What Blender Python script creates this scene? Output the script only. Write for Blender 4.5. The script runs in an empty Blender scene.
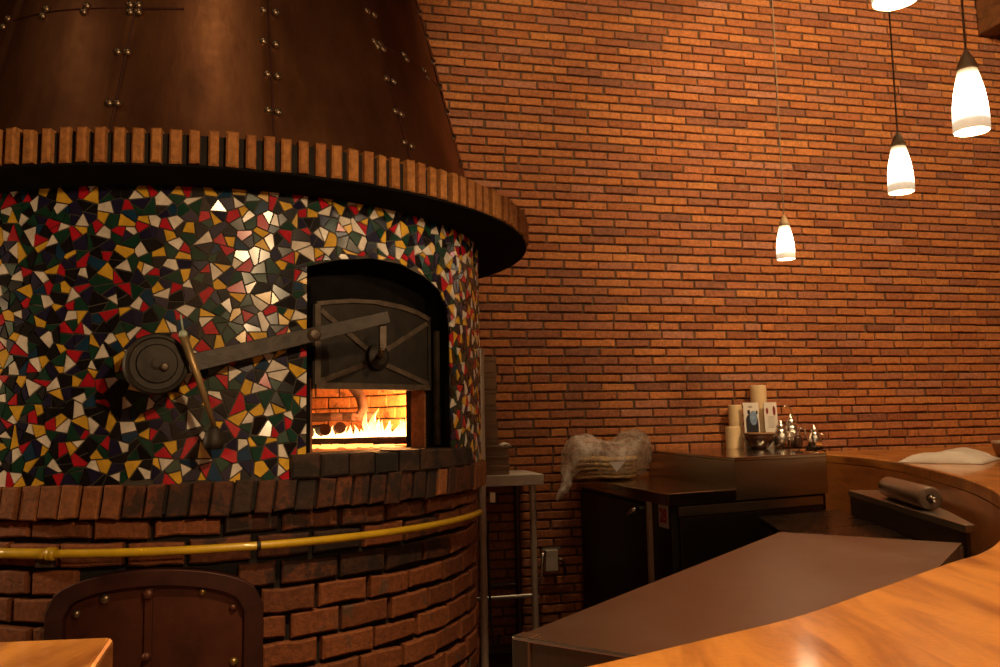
import bpy, bmesh, math, random
from math import sin, cos, pi, radians as R, atan2, hypot
from mathutils import Vector, Matrix, noise

random.seed(7)
C = bpy.context.scene.collection
SC = bpy.context.scene

# ------------------------------------------------------------------ helpers
def tag(o, label=None, cat=None, group=None, kind=None):
    if label: o['label'] = label
    if cat: o['category'] = cat
    if group: o['group'] = group
    if kind: o['kind'] = kind
    return o

def empty(name, loc=(0, 0, 0)):
    o = bpy.data.objects.new(name, None); C.objects.link(o); o.location = loc
    return o

def obj(name, bm, mat, parent=None, loc=None, smooth=False, bevel=0, segs=2, recalc=True):
    """links bm (in world coordinates) as one mesh object, its origin at loc (world)"""
    if recalc: bmesh.ops.recalc_face_normals(bm, faces=bm.faces)
    if loc is not None: bmesh.ops.translate(bm, verts=bm.verts, vec=-Vector(loc))
    me = bpy.data.meshes.new(name); bm.to_mesh(me); bm.free()
    for m in (mat if isinstance(mat, (list, tuple)) else [mat]): me.materials.append(m)
    if smooth:
        for p in me.polygons: p.use_smooth = True
    o = bpy.data.objects.new(name, me); C.objects.link(o)
    if loc is not None: o.location = loc
    if parent:
        o.parent = parent
        p, off = parent, Vector((0, 0, 0))
        while p: off += Vector(p.location); p = p.parent
        o.location = Vector(loc if loc is not None else (0, 0, 0)) - off
    if bevel:
        b = o.modifiers.new('bevel', 'BEVEL'); b.width = bevel; b.segments = segs
        b.limit_method = 'ANGLE'; b.angle_limit = R(40)
    return o

def BM(): return bmesh.new()

def prism(bm, pts, z0, z1):
    lo = [bm.verts.new((p[0], p[1], z0)) for p in pts]; hi = [bm.verts.new((p[0], p[1], z1)) for p in pts]
    n = len(pts)
    bm.faces.new(lo[::-1]); bm.faces.new(hi)
    for i in range(n): bm.faces.new((lo[i], lo[(i+1) % n], hi[(i+1) % n], hi[i]))

def fbox(bm, O, a, b, c):
    """box from corner O with edge vectors a, b, c"""
    O, a, b, c = map(Vector, (O, a, b, c))
    v = [bm.verts.new(O + i*a + j*b + k*c) for k in (0, 1) for j in (0, 1) for i in (0, 1)]
    for f in ((0,1,3,2), (4,6,7,5), (0,4,5,1), (2,3,7,6), (0,2,6,4), (1,5,7,3)): bm.faces.new([v[i] for i in f])

def cbox(bm, c, size, ax=(1,0,0), ay=(0,1,0), az=(0,0,1)):
    ax, ay, az = Vector(ax)*size[0], Vector(ay)*size[1], Vector(az)*size[2]
    fbox(bm, Vector(c)-(ax+ay+az)/2, ax, ay, az)

def frame_of(t):
    t = t.normalized(); u = Vector((0,0,1)) if abs(t.z) < .9 else Vector((1,0,0))
    a = t.cross(u).normalized(); return a, a.cross(t).normalized()

def tube(bm, pts, r, n=10, cap=True):
    pts = [Vector(p) for p in pts]; rings = []
    rs = r if isinstance(r, (list, tuple)) else [r]*len(pts)
    for i, p in enumerate(pts):
        t = (pts[min(i+1, len(pts)-1)]-pts[max(i-1, 0)])
        a, b = frame_of(t)
        rings.append([bm.verts.new(p+(a*cos(2*pi*k/n)+b*sin(2*pi*k/n))*rs[i]) for k in range(n)])
    for A, B in zip(rings, rings[1:]):
        for k in range(n): bm.faces.new((A[k], A[(k+1) % n], B[(k+1) % n], B[k]))
    if cap: bm.faces.new(rings[0][::-1]); bm.faces.new(rings[-1])

def lathe(bm, prof, c=(0,0,0), n=32, ax=None):
    """prof: (r, h) pairs about axis ax through c"""
    c = Vector(c); ax = Vector(ax or (0,0,1)).normalized(); a, b = frame_of(ax); rings = []
    for r, h in prof:
        if r < 1e-6: rings.append([bm.verts.new(c+ax*h)])
        else: rings.append([bm.verts.new(c+ax*h+(a*cos(2*pi*k/n)+b*sin(2*pi*k/n))*r) for k in range(n)])
    for A, B in zip(rings, rings[1:]):
        for k in range(n):
            q = [A[k % len(A)], A[(k+1) % len(A)], B[(k+1) % len(B)], B[k % len(B)]]
            q = list(dict.fromkeys(q))
            if len(q) > 2: bm.faces.new(q)

def brick(bm, f, u0, u1, v0, v1, d0, d1, b, nu=1, jit=0.0, mi=0, jv=.0015, bu=None, rag=0):
    """one brick in a mapped frame f(u, v, depth), chamfered front"""
    bu = b if bu is None else bu      # chamfer along u, in u's own unit
    if u1-u0 < 2.5*bu: return
    us = [u0+(u1-u0)*i/nu for i in range(nu+1)]
    jj = [random.uniform(-jit, jit) for _ in range(2)]+[random.uniform(-jv, jv) for _ in range(3)]
    rg = [(random.uniform(-rag, rag)) for _ in range(2*nu+2)]
    def level(d, ins):
        pts = []
        for i, u in enumerate(us):
            uu = u + (1 if i == 0 else -1 if i == nu else 0)*(bu if ins else 0)
            pts.append((uu+jj[0]*(i == 0)+jj[1]*(i == nu), v0+ins+jj[2]*(i*1./nu)))
        for i in range(nu, -1, -1):
            u = us[i]; uu = u + (1 if i == 0 else -1 if i == nu else 0)*(bu if ins else 0)
            pts.append((uu+jj[0]*(i == 0)+jj[1]*(i == nu), v1-ins+jj[3]*(i*1./nu)))
        return [bm.verts.new(f(p[0], p[1]+rg[i], d)) for i, p in enumerate(pts)]
    L = [level(d0, 0), level(d1-b, 0), level(d1, b)]; n = len(L[0])
    for A, B in zip(L, L[1:]):
        for k in range(n): bm.faces.new((A[k], A[(k+1) % n], B[(k+1) % n], B[k])).material_index = mi
    F = L[2]
    for i in range(nu): bm.faces.new((F[i], F[i+1], F[n-2-i], F[n-1-i])).material_index = mi

# ------------------------------------------------------------------ materials
def mat(name):
    m = bpy.data.materials.new(name); m.use_nodes = True
    nt = m.node_tree; b = nt.nodes['Principled BSDF']
    return m, nt, b
def N(nt, t, **k):
    n = nt.nodes.new(t)
    for a, v in k.items():
        if a.startswith('_'): n.inputs[a[1:].replace('_', ' ')].default_value = v
        else: setattr(n, a, v)
    return n
def ramp(nt, fac, stops, interp='LINEAR'):
    r = nt.nodes.new('ShaderNodeValToRGB'); r.color_ramp.interpolation = interp
    e = r.color_ramp.elements
    while len(e) < len(stops): e.new(.5)
    for x, (p, c) in zip(e, stops): x.position = p; x.color = (*c, 1)
    nt.links.new(fac, r.inputs[0]); return r.outputs[0]
def noise_n(nt, scale, detail=4, rough=.6, vec=None, stretch=None):
    tc = nt.nodes.new('ShaderNodeTexCoord'); v = tc.outputs['Object']
    if stretch:
        mp = nt.nodes.new('ShaderNodeMapping'); mp.inputs['Scale'].default_value = stretch
        nt.links.new(v, mp.inputs[0]); v = mp.outputs[0]
    n = nt.nodes.new('ShaderNodeTexNoise'); n.inputs['Scale'].default_value = scale
    n.inputs['Detail'].default_value = detail; n.inputs['Roughness'].default_value = rough
    nt.links.new(v, n.inputs[0]); return n.outputs['Fac']
def mix(nt, fac, a, b, bl='MIX'):
    m = nt.nodes.new('ShaderNodeMix'); m.data_type = 'RGBA'; m.blend_type = bl
    for s, v in ((m.inputs[0], fac), (m.inputs[6], a), (m.inputs[7], b)):
        if hasattr(v, 'links'): nt.links.new(v, s)
        elif isinstance(v, (int, float)): s.default_value = v
        else: s.default_value = (*v, 1)
    return m.outputs[2]
def bump(nt, b, h, s=.3, d=.01):
    n = nt.nodes.new('ShaderNodeBump'); n.inputs['Strength'].default_value = s; n.inputs['Distance'].default_value = d
    nt.links.new(h, n.inputs['Height']); nt.links.new(n.outputs[0], b.inputs['Normal'])

def brick_mat(name, cols, stain=(.2, .17, .15), stain_at=.66, rough=.75, bs=.5):
    m, nt, b = mat(name)
    g = nt.nodes.new('ShaderNodeNewGeometry')
    k = len(cols)
    c = ramp(nt, g.outputs['Random Per Island'], [(i/(k-1), x) for i, x in enumerate(cols)])
    n1 = noise_n(nt, 9, 5, .65); n2 = noise_n(nt, 45, 5, .75)
    c = mix(nt, ramp(nt, n1, [(.25, (.62,)*3), (.6, (1.08,)*3)]), c, c) if False else c
    c = mix(nt, .75, c, ramp(nt, n2, [(.32, (.45,)*3), (.66, (1.35,)*3)]), 'MULTIPLY')
    c = mix(nt, ramp(nt, n1, [(stain_at, (0,)*3), (stain_at+.06, (.75,)*3)]), c, stain)
    nt.links.new(c, b.inputs['Base Color']); b.inputs['Roughness'].default_value = rough
    b.inputs['Specular IOR Level'].default_value = .3
    bump(nt, b, n2, bs, .006)
    return m
def plain(name, col, rough=.6, metal=0, var=.25, scale=14, bs=.0, spec=.5, coat=0):
    m, nt, b = mat(name)
    n = noise_n(nt, scale, 5, .6)
    c = mix(nt, 1, col, ramp(nt, n, [(.3, (1-var,)*3), (.7, (1+var,)*3)]), 'MULTIPLY')
    nt.links.new(c, b.inputs['Base Color']); b.inputs['Roughness'].default_value = rough
    b.inputs['Metallic'].default_value = metal; b.inputs['Specular IOR Level'].default_value = spec
    b.inputs['Coat Weight'].default_value = coat
    if bs: bump(nt, b, n, bs, .01)
    return m
def steel(name, col, rough=.32, stretch=(1, 12, 1), var=.06, spread=.05):
    m, nt, b = mat(name)
    n = noise_n(nt, 16, 5, .65, stretch=stretch); n2 = noise_n(nt, 5, 4, .6)
    c = mix(nt, 1, col, ramp(nt, n, [(.3, (1-var,)*3), (.7, (1+var,)*3)]), 'MULTIPLY')
    nt.links.new(c, b.inputs['Base Color']); b.inputs['Metallic'].default_value = 1
    r = nt.nodes.new('ShaderNodeMapRange'); r.inputs[3].default_value = rough-spread; r.inputs[4].default_value = rough+spread
    nt.links.new(n2, r.inputs[0]); nt.links.new(r.outputs[0], b.inputs['Roughness'])
    bump(nt, b, n, .012, .002)
    return m
def wood(name, light, dark, stretch=(1.2, 9, 4), rough=.30, coat=.8, rot=0):
    m, nt, b = mat(name)
    tc = nt.nodes.new('ShaderNodeTexCoord'); mp = nt.nodes.new('ShaderNodeMapping')
    mp.inputs['Scale'].default_value = stretch; mp.inputs['Rotation'].default_value = (0, 0, rot)
    nt.links.new(tc.outputs['Object'], mp.inputs[0])
    n = N(nt, 'ShaderNodeTexNoise'); n.inputs['Scale'].default_value = 2.2; n.inputs['Detail'].default_value = 6
    n.inputs['Roughness'].default_value = .62; n.inputs['Distortion'].default_value = .8
    nt.links.new(mp.outputs[0], n.inputs[0])
    mid = tuple((a+c)/2 for a, c in zip(light, dark))
    c = ramp(nt, n.outputs['Fac'], [(.28, dark), (.42, mid), (.55, light), (.75, tuple(x*1.12 for x in light))])
    n2 = noise_n(nt, 60, 3, .6, stretch=(1, 8, 4))
    c = mix(nt, .35, c, ramp(nt, n2, [(.35, (.6,)*3), (.65, (1.2,)*3)]), 'MULTIPLY')
    nt.links.new(c, b.inputs['Base Color'])
    b.inputs['Roughness'].default_value = rough; b.inputs['Coat Weight'].default_value = coat; b.inputs['Coat Roughness'].default_value = .10
    bump(nt, b, n2, .06, .004)
    return m
def emit(name, col, s):
    m, nt, b = mat(name)
    b.inputs['Base Color'].default_value = (*col, 1); b.inputs['Emission Color'].default_value = (*col, 1)
    b.inputs['Emission Strength'].default_value = s
    return m

M = {}
M['wall_brick'] = brick_mat('wall brick', [(.25,.080,.032), (.44,.155,.048), (.34,.115,.045), (.48,.190,.060), (.38,.130,.055), (.22,.085,.05), (.48,.175,.055), (.29,.10,.045), (.41,.175,.10)], stain=(.30,.20,.13), stain_at=.66, bs=.9)
M['mortar'] = plain('wall mortar', (.11,.064,.037), .9, var=.4, scale=30, bs=.4)
M['oven_brick'] = brick_mat('oven brick', [(.25,.09,.034), (.31,.115,.042), (.21,.075,.03), (.28,.10,.038)], stain=(.17,.13,.10), stain_at=.62, bs=.8)
M['burnt_brick'] = brick_mat('burnt sill brick', [(.035,.02,.014), (.06,.03,.018), (.025,.017,.014)], stain=(.012,.010,.009), stain_at=.5, bs=.8)
M['sooty_brick'] = brick_mat('sooty oven brick', [(.07,.026,.015), (.16,.052,.023), (.09,.032,.017), (.04,.022,.016)], stain=(.02,.016,.014), stain_at=.5, bs=.8)
M['base_brick'] = brick_mat('oven base brick', [(.21,.066,.025), (.27,.088,.031), (.17,.056,.022), (.24,.076,.027)], stain=(.10,.07,.05), stain_at=.6, bs=.8)
M['rim_brick'] = brick_mat('rim brick', [(.36,.145,.040), (.43,.185,.052), (.32,.12,.036), (.39,.16,.045)], stain=(.2,.10,.045), stain_at=.68, bs=.7)
M['dark_mortar'] = plain('dark mortar', (.011,.008,.006), .95, var=.4, scale=25, bs=.5)
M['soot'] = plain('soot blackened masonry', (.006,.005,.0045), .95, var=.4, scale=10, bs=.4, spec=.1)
M['grout'] = plain('mosaic grout', (.055,.045,.034), .9, var=.6, scale=5, bs=.3)
tc = dict(white=(.66,.60,.52), yellow=(.62,.36,.035), red=(.42,.012,.022), green=(.009,.042,.026), navy=(.014,.012,.038), black=(.008,.007,.008), teal=(.009,.035,.075))
TK = list(tc)
M_TILES = [plain(k+' glazed tile', tc[k], .20, var=.22, scale=25, spec=.42) for k in TK]
M['galvanized'] = plain('galvanized steel', (.58,.50,.40), .4, .2, var=.15)
M['iron'] = plain('blackened iron', (.022,.016,.011), .6, .4, var=.45, scale=18, bs=.35)
M['iron_edge'] = plain('worn iron', (.095,.068,.048), .5, .4, var=.4, scale=25, bs=.2)
M['lever_iron'] = plain('dark forged iron', (.032,.024,.018), .5, .4, var=.4, scale=25, bs=.2)
M['ash_iron'] = plain('rust brown iron', (.11,.034,.018), .45, .35, var=.4, scale=7, bs=.15)
M['ash_frame'] = plain('dark rust iron', (.055,.016,.011), .5, .3, var=.4, scale=9, bs=.15)
M['hood'] = None
M['rivet'] = plain('rivet steel', (.30,.22,.15), .35, .9, var=.2)
M['brass_rivet'] = plain('brass bolt', (.42,.30,.10), .35, .8, var=.2)
M['yellow_pipe'] = plain('yellow painted pipe', (.60,.38,.015), .35, var=.15, scale=20, coat=.3)
M['brass'] = plain('aged brass rod', (.38,.26,.12), .4, .6, var=.3)
M['green_cap'] = plain('pale green cap', (.35,.42,.33), .4)
M['steel'] = steel('stainless steel', (.50,.46,.39), .30)
M['steel_top'] = steel('worn steel worktop', (.36,.285,.235), .36, spread=.07)
M['mirror_steel'] = steel('polished steel', (.46,.40,.33), .14, spread=.04)
M['dark_steel'] = steel('dark steel', (.15,.125,.105), .35)
M['black_steel'] = steel('tarnished steel', (.075,.06,.048), .28)
M['fridge_black'] = plain('black fridge panel', (.014,.012,.011), .45, var=.3)
M['chrome'] = plain('bright chrome', (.90,.85,.77), .24, 1, var=.05)
M['wood_bar'] = wood('varnished bar wood', (.70,.29,.055), (.24,.065,.012), stretch=(5.5, 1.0, 3), rot=R(38))
M['wood_edge'] = wood('varnished bar side', (.60,.225,.050), (.36,.11,.024), stretch=(1.2, 1.2, 7))
M['beam_wood'] = wood('dark beam wood', (.17,.075,.028), (.06,.026,.012), stretch=(9, 1.2, 7), rough=.6, coat=0, rot=R(-13))
M['cardboard'] = plain('brown cardboard', (.22,.125,.07), .85, var=.12, scale=8)
M['white_cloth'] = plain('white cotton', (.80,.72,.62), .9, var=.08, scale=10, bs=.15)
M['candle'] = plain('cream wax', (.74,.56,.33), .5, var=.06)
M['dark_glass'] = plain('brown glazed bowl', (.05,.022,.014), .12, var=.2, coat=.5)
M['tan'] = plain('tan lacquer', (.35,.19,.09), .4)
M['card_white'] = plain('white card', (.74,.70,.66), .6, var=.04)
M['card_dark'] = plain('dark print', (.02,.02,.03), .5)
M['card_blue'] = plain('blue print', (.20,.30,.48), .5, var=.3, scale=40)
M['card_red'] = plain('dark red print', (.20,.02,.03), .5)
M['card_grey'] = plain('grey print', (.40,.36,.34), .6)
M['dough'] = plain('pale flatbread', (.85,.62,.30), .8, var=.25, scale=16, bs=.2)
M['floor'] = plain('dark red floor tile', (.10,.035,.022), .55, var=.3, scale=3)
M['plaster'] = plain('warm plaster', (.36,.22,.13), .9, var=.1, scale=2)
M['ceil'] = plain('dark wood ceiling', (.16,.085,.045), .8, var=.2, scale=3)
M['cord'] = plain('lamp cord', (.22,.15,.09), .5)
M['lamp_cap'] = plain('bronze lamp cap', (.46,.33,.20), .5)
M['roll'] = plain('brown wrap film roll', (.19,.125,.09), .35, var=.08, coat=.3)
M['log'] = plain('charred log', (.045,.02,.012), .9, var=.5, scale=14, bs=.6)
M['ember'] = emit('glowing embers', (1, .42, .10), 2.2)
M['red_ink'] = plain('red ink', (.5,.03,.03), .5)
M['fire_brick'] = brick_mat('chamber fire brick', [(.55,.26,.10), (.62,.30,.12), (.5,.22,.08)], stain=(.10,.05,.03), stain_at=.60)

def hood_mat():
    m, nt, b = mat('bronzed hood sheet')
    n = noise_n(nt, 2.6, 5, .6, stretch=(2.2, 2.2, .6)); n2 = noise_n(nt, 30, 4, .6); n3 = noise_n(nt, 7, 6, .7, stretch=(3, 3, .35))
    c = ramp(nt, n, [(.3, (.10,.040,.020)), (.5, (.17,.068,.032)), (.7, (.24,.105,.045))])
    c = mix(nt, ramp(nt, n3, [(.60, (0,)*3), (.75, (.5,)*3)]), c, (.24,.12,.035))
    nt.links.new(c, b.inputs['Base Color']); b.inputs['Metallic'].default_value = .82
    r = nt.nodes.new('ShaderNodeMapRange'); r.inputs[3].default_value = .36; r.inputs[4].default_value = .50
    nt.links.new(n2, r.inputs[0]); nt.links.new(r.outputs[0], b.inputs['Roughness'])
    bump(nt, b, n, .10, .03)
    return m
M['hood'] = hood_mat()

def shade_mat():
    m, nt, b = mat('lit frosted glass shade')
    tcn = nt.nodes.new('ShaderNodeTexCoord'); sp = nt.nodes.new('ShaderNodeSeparateXYZ'); nt.links.new(tcn.outputs['Object'], sp.inputs[0])
    # the bulb sits mid shade: the glass glows most there, less at rim and collar
    mr = nt.nodes.new('ShaderNodeMapRange'); mr.inputs[1].default_value = 0; mr.inputs[2].default_value = .23
    nt.links.new(sp.outputs[2], mr.inputs[0])
    c = ramp(nt, mr.outputs[0], [(0, (.9,.62,.36)), (.18, (1,.80,.55)), (.5, (1,.84,.6)), (.85, (1,.76,.42)), (1, (.85,.5,.18))])
    s = ramp(nt, mr.outputs[0], [(0, (.028,)*3), (.14, (.036,)*3), (.24, (.3,)*3), (.5, (1,)*3), (.72, (.3,)*3), (.9, (.038,)*3), (1, (.022,)*3)])
    mu = N(nt, 'ShaderNodeMath', operation='MULTIPLY'); mu.inputs[1].default_value = 22
    nt.links.new(s, mu.inputs[0])
    b.inputs['Base Color'].default_value = (.85,.8,.72,1); b.inputs['Roughness'].default_value = .3
    nt.links.new(c, b.inputs['Emission Color']); nt.links.new(mu.outputs[0], b.inputs['Emission Strength'])
    return m
M['shade'] = shade_mat()

def flame_mat():
    m, nt, b = mat('burning flame')
    tcn = nt.nodes.new('ShaderNodeTexCoord'); sp = nt.nodes.new('ShaderNodeSeparateXYZ'); nt.links.new(tcn.outputs['Object'], sp.inputs[0])
    mr = nt.nodes.new('ShaderNodeMapRange'); mr.inputs[1].default_value = 0; mr.inputs[2].default_value = .20
    nt.links.new(sp.outputs[2], mr.inputs[0])
    c = ramp(nt, mr.outputs[0], [(0, (1,.72,.34)), (.4, (1,.60,.20)), (1, (1,.36,.05))])
    s = ramp(nt, mr.outputs[0], [(0, (1,)*3), (.35, (.6,)*3), (.8, (.16,)*3), (1, (.10,)*3)])
    mu = N(nt, 'ShaderNodeMath', operation='MULTIPLY'); mu.inputs[1].default_value = 6
    nt.links.new(s, mu.inputs[0])
    b.inputs['Base Color'].default_value = (.8,.3,.05,1)
    nt.links.new(c, b.inputs['Emission Color']); nt.links.new(mu.outputs[0], b.inputs['Emission Strength'])
    return m
M['flame'] = flame_mat()

def film_mat():
    m, nt, b = mat('clear plastic film')
    n = noise_n(nt, 14, 5, .7)
    t = nt.nodes.new('ShaderNodeBsdfTransparent'); t.inputs[0].default_value = (.95,.92,.88,1)
    mx = nt.nodes.new('ShaderNodeMixShader'); out = nt.nodes['Material Output']
    b.inputs['Base Color'].default_value = (.62,.53,.44,1); b.inputs['Roughness'].default_value = .22
    f = ramp(nt, n, [(.36, (.16,)*3), (.60, (.66,)*3)])
    nt.links.new(f, mx.inputs[0]); nt.links.new(t.outputs[0], mx.inputs[1]); nt.links.new(b.outputs[0], mx.inputs[2])
    nt.links.new(mx.outputs[0], out.inputs[0]); bump(nt, b, n, .6, .02)
    return m
M['film'] = film_mat()

# ------------------------------------------------------------------ camera
H = 1.5
F, TH, RO = 843.98, 0.10155, -0.01833
cd = bpy.data.cameras.new('camera'); cam = bpy.data.objects.new('camera', cd); C.objects.link(cam)
cd.sensor_width = 36; cd.lens = 36*F/1000; cd.clip_start = .05
fw = Vector((0, cos(TH), sin(TH))); up = Vector((0, -sin(TH), cos(TH))); rt = Vector((1, 0, 0))
r2 = rt*cos(RO)+up*sin(RO); u2 = -rt*sin(RO)+up*cos(RO)
mw = Matrix((r2, u2, -fw)).transposed().to_4x4(); mw.translation = (0, 0, H); cam.matrix_world = mw
SC.camera = cam

# ------------------------------------------------------------------ setting
YAW = -0.23313
NV = Vector((sin(YAW), cos(YAW), 0)); DV = Vector((cos(YAW), -sin(YAW), 0)); WD = 5.5
def W(u, z, off=0): return NV*(WD-off)+DV*u+Vector((0, 0, z))    # a point on the brick wall, off metres in front of it
ZC = 5.05
bm = BM()
fbox(bm, W(-3.1, 0, -.010), DV*10.2, NV*.2, (0, 0, ZC))
for f in bm.faces: f.material_index = 1
row, pitch, gap = .06061, .2495, .0125
k0 = int(2.035/row)
for k in range(-k0, int((ZC-2.035)/row)+1):
    zt = 2.035+k*row
    if zt-row < 0: continue
    ph = 3.632-k*.0011+(pitch/2 if k % 2 else 0)+random.uniform(-.012, .012)
    i0 = int((-3.05-ph)/pitch)
    x = ph+i0*pitch
    while x < 7.05:
        w = pitch+random.uniform(-.006, .006)
        d = random.uniform(-.0035, .0035)
        if random.random() < .04:      # a half bat
            s = w*random.uniform(.35, .65)
            for a, c_ in ((x, x+s), (x+s, x+w)):
                brick(bm, lambda u, v, dd: W(u, v, dd), a+gap/2, c_-gap/2, zt-row+gap+random.uniform(-.0015, .0015), zt+random.uniform(-.0015, .0012), -.018, .004+d, .0045, 4, .0035, 0, .0022, None, .0016)
        else:
            brick(bm, lambda u, v, dd: W(u, v, dd), x+gap/2, x+w-gap/2, zt-row+gap+random.uniform(-.0015, .0015), zt+random.uniform(-.0015, .0012), -.018, .004+d, .0045, 4, .0035, 0, .0022, None, .0016)
        x += w
tag(obj('wall_back', bm, [M['wall_brick'], M['mortar']], recalc=False), kind='structure')
XL, XR, YF = -4.1, 5.4, -4.0
yl, yr = (WD-NV.x*XL)/NV.y, (WD-NV.x*XR)/NV.y
poly = [(XL, YF), (XR, YF), (XR, yr), (XL, yl)]
for nm, z0, z1, mm in (('floor', -.1, 0, M['floor']), ('ceiling', ZC, ZC+.1, M['ceil'])):
    bm = BM(); prism(bm, poly, z0, z1); tag(obj(nm, bm, mm), kind='structure')
for nm, a, b_ in (('wall_left', (XL, YF), (-.12, yl-YF)), ('wall_right', (XR, YF), (.12, yr-YF))):
    bm = BM(); fbox(bm, (a[0], a[1], 0), (b_[0], 0, 0), (0, b_[1], 0), (0, 0, ZC)); tag(obj(nm, bm, M['plaster']), kind='structure')
bm = BM(); fbox(bm, (XL, YF, 0), (XR-XL, 0, 0), (0, -.12, 0), (0, 0, ZC)); tag(obj('wall_front', bm, M['plaster']), kind='structure')
bm = BM(); fbox(bm, W(5.335, 4.53, .006), DV*.17, -NV*3.2, (0, 0, ZC-4.53)); tag(obj('trim_1', bm, M['beam_wood'], bevel=.012), kind='structure')

# ------------------------------------------------------------------ oven
CX, CY = -1.270, 3.860
def P(deg, r, z): return Vector((CX+r*cos(R(deg)), CY+r*sin(R(deg)), z))
def cyl(u, v, d): return P(u, d, v)
oven = empty('pizza_oven', (CX, CY, 0))
tag(oven, 'huge round brick pizza oven with mosaic wall, riveted metal hood and burning fire', 'oven')
def po(name, bm, m, **k):
    par = k.pop('parent', oven); return obj(name, bm, m, par, loc=k.pop('loc', (CX, CY, 0)), **k)

# base of big bricks, with an arched gap for the ash door
bm = BM()
lathe(bm, [(1.122, 0), (1.122, 1.23)], (CX, CY, 0), 96)
for f in bm.faces: f.material_index = 2
rowh = .0875
def ash_arch(deg):      # outer edge of the ash door frame
    x = (deg+81.5)/16.2
    return None if abs(x) >= 1 else .925+.13*math.sqrt(max(0, 1-x*x))**.9
for k in range(14):
    z1 = 1.222-k*rowh; z0 = z1-rowh+.017
    if z0 < 0: z0 = .004
    if k == 0: z0, z1 = 1.150, 1.203
    dph = 9.9
    a = -190+(dph/2 if k % 2 else 0)+random.uniform(-1, 1)
    while a < 40:
        b_ = a+dph+random.uniform(-.8, .8)
        u0, u1 = a+.45, b_-.45
        zm = ash_arch((u0+u1)/2)
        mi = 0
        if -72 < (u0+u1)/2 < -20 and z0 > .95 and random.random() < .7: mi = 1
        segs = [(u0, u1)]
        gapr = [-98+.25*q for q in range(133) if (ash_arch(-98+.25*q) or 0) > (z0+z1)/2 or (z1 < .95 and ash_arch(-98+.25*q))]
        if gapr:
            lo, hi = gapr[0]-.2, gapr[-1]+.2
            segs = []
            if u0 < lo: segs.append((u0, min(u1, lo)))
            if u1 > hi: segs.append((max(u0, hi), u1))
            segs = [q for q in segs if q[1]-q[0] > 1.0]
        for s0, s1 in segs:
            cuts = 3
            u_lo, u_hi = s0, s1
            brick(bm, cyl, u_lo, u_hi, z0+random.uniform(-.003, .003), z1+random.uniform(-.003, .003), 1.115, 1.152+random.uniform(-.006, .006), .006, cuts, .2, mi, .003, .3, .004)
        a = b_
po('brick_base', bm, [M['base_brick'], M['sooty_brick'], M['dark_mortar']], recalc=False)

# ledge of soldier bricks
bm = BM()
lathe(bm, [(1.10, 1.222), (1.172, 1.222), (1.172, 1.314), (1.05, 1.314), (1.05, 1.222)], (CX, CY, 0), 120)
for f in bm.faces: f.material_index = 2
a = -190
while a < 40:
    b_ = a+3.25+random.uniform(-.2, .2)
    mi = 1 if (-88 < a < -15 and random.random() < .9) else 0
    brick(bm, lambda u, v, d: P(u+(v-1.26)*6, d, v), a+.24, b_-.24, 1.214+random.uniform(-.003, .003), 1.316+random.uniform(-.003, .003), 1.14, 1.192+random.uniform(-.006, .006), .005, 1, .15, mi, .003, .24, .003)
    a = b_
po('brick_ledge', bm, [M['oven_brick'], M['sooty_brick'], M['dark_mortar']], recalc=False)

# mosaic wall: shell with the mouth cut out, and broken tiles set in grout
RS, Z0, Z1 = 1.170, 1.312, 2.30
mouth = [(-58.5, 1.30), (-24.6, 1.30), (-24.6, 1.86), (-25.4, 1.945), (-28.3, 2.012), (-33.1, 2.054), (-39.8, 2.085), (-46.5, 2.089), (-53.3, 2.067), (-58.5, 2.036)]
arch = sorted([(a, z) for a, z in mouth if z > 1.9 or a in (-58.5, -24.6)])
def arch_z(deg):
    if deg <= -58.5 or deg >= -24.6: return None
    pts = sorted((a, z) for a, z in mouth if z > 1.4)
    for (a0, z0), (a1, z1) in zip(pts, pts[1:]):
        if a0 <= deg <= a1: return z0+(z1-z0)*(deg-a0)/max(1e-6, a1-a0)
bm = BM()
phis = sorted(set([-180+3*i for i in range(120)]+[a for a, _ in mouth]+[-58.5+i*1.1 for i in range(31)]+[-25.0, -24.8]))
for a0, a1 in zip(phis, phis[1:]+[180]):
    mid = (a0+a1)/2
    if -58.5 < mid < -24.6:
        za0 = 2.036 if a0 <= -58.5 else arch_z(a0); za1 = 1.86 if a1 >= -24.6 else arch_z(a1)
    else: za0 = za1 = Z0
    f = bm.faces.new([bm.verts.new(P(a0, RS, za0)), bm.verts.new(P(a1, RS, za1)), bm.verts.new(P(a1, RS, Z1)), bm.verts.new(P(a0, RS, Z1))])
for f in bm.faces: f.material_index = len(TK)
def clip(poly, nx, ny, c):      # keep nx*x+ny*y <= c
    out = []
    for i in range(len(poly)):
        a, b_ = poly[i], poly[(i+1) % len(poly)]
        da, db = nx*a[0]+ny*a[1]-c, nx*b_[0]+ny*b_[1]-c
        if da <= 0: out.append(a)
        if da*db < 0:
            t = da/(da-db); out.append((a[0]+t*(b_[0]-a[0]), a[1]+t*(b_[1]-a[1])))
    return out
def area(p): return .5*abs(sum(p[i][0]*p[(i+1) % len(p)][1]-p[(i+1) % len(p)][0]*p[i][1] for i in range(len(p)))) if len(p) > 2 else 0
def cen(p): return (sum(x for x, _ in p)/len(p), sum(y for _, y in p)/len(p))
def ccw(p):
    s = sum(p[i][0]*p[(i+1) % len(p)][1]-p[(i+1) % len(p)][0]*p[i][1] for i in range(len(p)))
    return p if s > 0 else p[::-1]
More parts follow.
